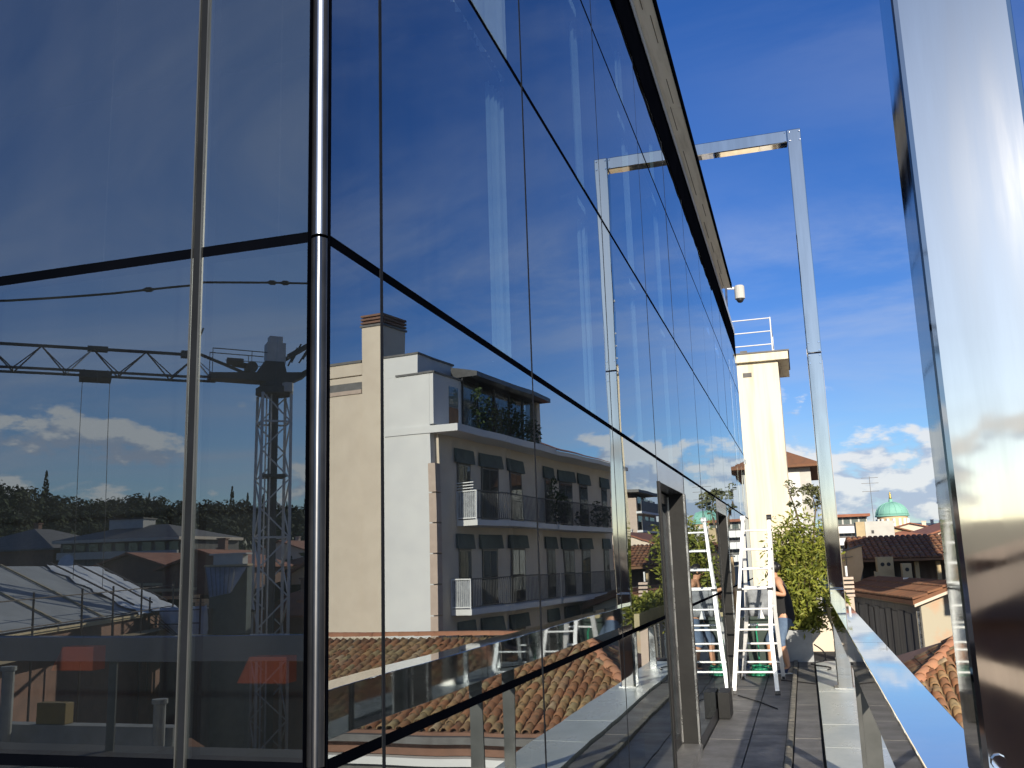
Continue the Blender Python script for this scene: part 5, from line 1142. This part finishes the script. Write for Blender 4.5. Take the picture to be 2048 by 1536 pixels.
# the wood on the slope behind the town: clumps of leaves nobody could count
rh = random.Random(99)
wd = MB()
def blobc(c, r, n=26, ls=1.2):
    for _ in range(n):
        d = Vector((rh.gauss(0, 1), rh.gauss(0, 1), rh.gauss(0.25, 0.8))).normalized(); p = Vector(c)+Vector((d.x*r, d.y*r, d.z*r*0.85))*rh.uniform(0.6, 1.05)
        q = d.orthogonal().normalized(); q = Quaternion(d, rh.uniform(0, 6.28)) @ q; e = d.cross(q); l = ls*rh.uniform(0.6, 1.3)
        wd.add([p+q*l, p+e*l, p-q*l, p-e*l], [(0, 1, 2, 3)])
def slope_z(az, r):
    f = max(0, min(1, (r-330)/230)); return STREET+(math.tan(R_(hz(az)*0.95))*560-STREET)*(f**0.8)
for _ in range(3600):
    az = R_(rh.uniform(196, 236)); r = 230+330*(rh.random()**0.7)
    z = max(slope_z(az, r), STREET+(r-120)*0.06) if r > 330 else STREET+(r-140)*0.075
    rad = rh.uniform(2.6, 5.5)
    blobc((r*math.sin(az), r*math.cos(az), z+rad*0.5), rad, 34, rad*0.17)
o = wd.build('wooded_slope', 'wood_far', kind='stuff'); o['label'] = 'dark wood covering the hill behind the mirrored town'; o['category'] = 'wood'
bnk = MB(); vs = []; fs = []
for i in range(41):
    az = R_(194+44*i/40)
    for j in range(5): r = 140+48*j; vs.append((r*math.sin(az), r*math.cos(az), STREET+(r-140)*0.075))
for i in range(40):
    for j in range(4): a = i*5+j; fs.append((a, a+5, a+6, a+1))
structure('hill_foot', bnk.add(vs, fs).build('hill_foot', 'hill'))
def cypress(name, label, loc, h, w, group):
    t = thing(name, label, 'tree', loc, 0, group); mb = MB()
    for _ in range(170):
        f = rh.random(); r = w*(1-f)**0.7*min(1, f*6+0.35)*rh.uniform(0.5, 1.0); a = rh.uniform(0, 6.28); p = Vector((r*math.cos(a), r*math.sin(a), h*(0.06+0.94*f)))
        d = Vector((math.cos(a)*0.5, math.sin(a)*0.5, 1)).normalized(); q = d.orthogonal().normalized(); q = Quaternion(d, rh.uniform(0, 6.28)) @ q; l = h*0.055
        mb.add([p-d*l, p+q*l*0.5, p+d*l, p-q*l*0.5], [(0, 1, 2, 3)])
    mb.build('crown', 'wood_far', t, kind='stuff'); MB().tube((0, 0, -2), (0, 0, h*0.4), w*0.18, w*0.1).build('trunk', 'bark', t)
for k, (a, r, h) in enumerate(((213.5, 555, 15), (212.6, 552, 12), (211.7, 556, 11), (209.2, 556, 13), (208.6, 553, 12), (208.0, 556, 14), (207.2, 552, 10), (205.5, 556, 13), (203.8, 552, 10), (223.6, 556, 17), (218.4, 556, 9), (210.3, 552, 9))):
    az = R_(a); x, y = r*math.sin(az), r*math.cos(az)
    cypress('cypress', 'dark cypress on the wooded ridge, %s from the left in the corner glass' % ('seventh sixth fifth fourth third second ninth tenth eleventh first twelfth eighth'.split()[k]), (x, y, slope_z(az, r)-1), h, h*0.13, 'cypresses on the wooded ridge')
for k, (x, D_, h, r) in enumerate(((-70, 110, 8, 5), (-27, 62, 6, 3.5), (-52, 96, 8, 5), (-20, 75, 7, 4), (-41, 75, 6, 3.5))):
    t = thing('garden_tree', 'round dark tree among the mirrored houses, %s' % ('left of the grey hipped roof', 'behind the crane mast', 'behind the cream galleries', 'at the right of the crane', 'beside the red roofs')[k], 'tree', V(x, D_, -4), 0, 'trees among the mirrored houses')
    mb = MB(); leaves(mb, (0, 0, h*0.7), r, r, r*0.9, 500, 0.8, rh, shell=0.3); mb.build('crown', 'leaf2', t, kind='stuff'); MB().tube((0, 0, -10), (0, 0, h*0.6), 0.35, 0.2).build('trunk', 'bark', t)
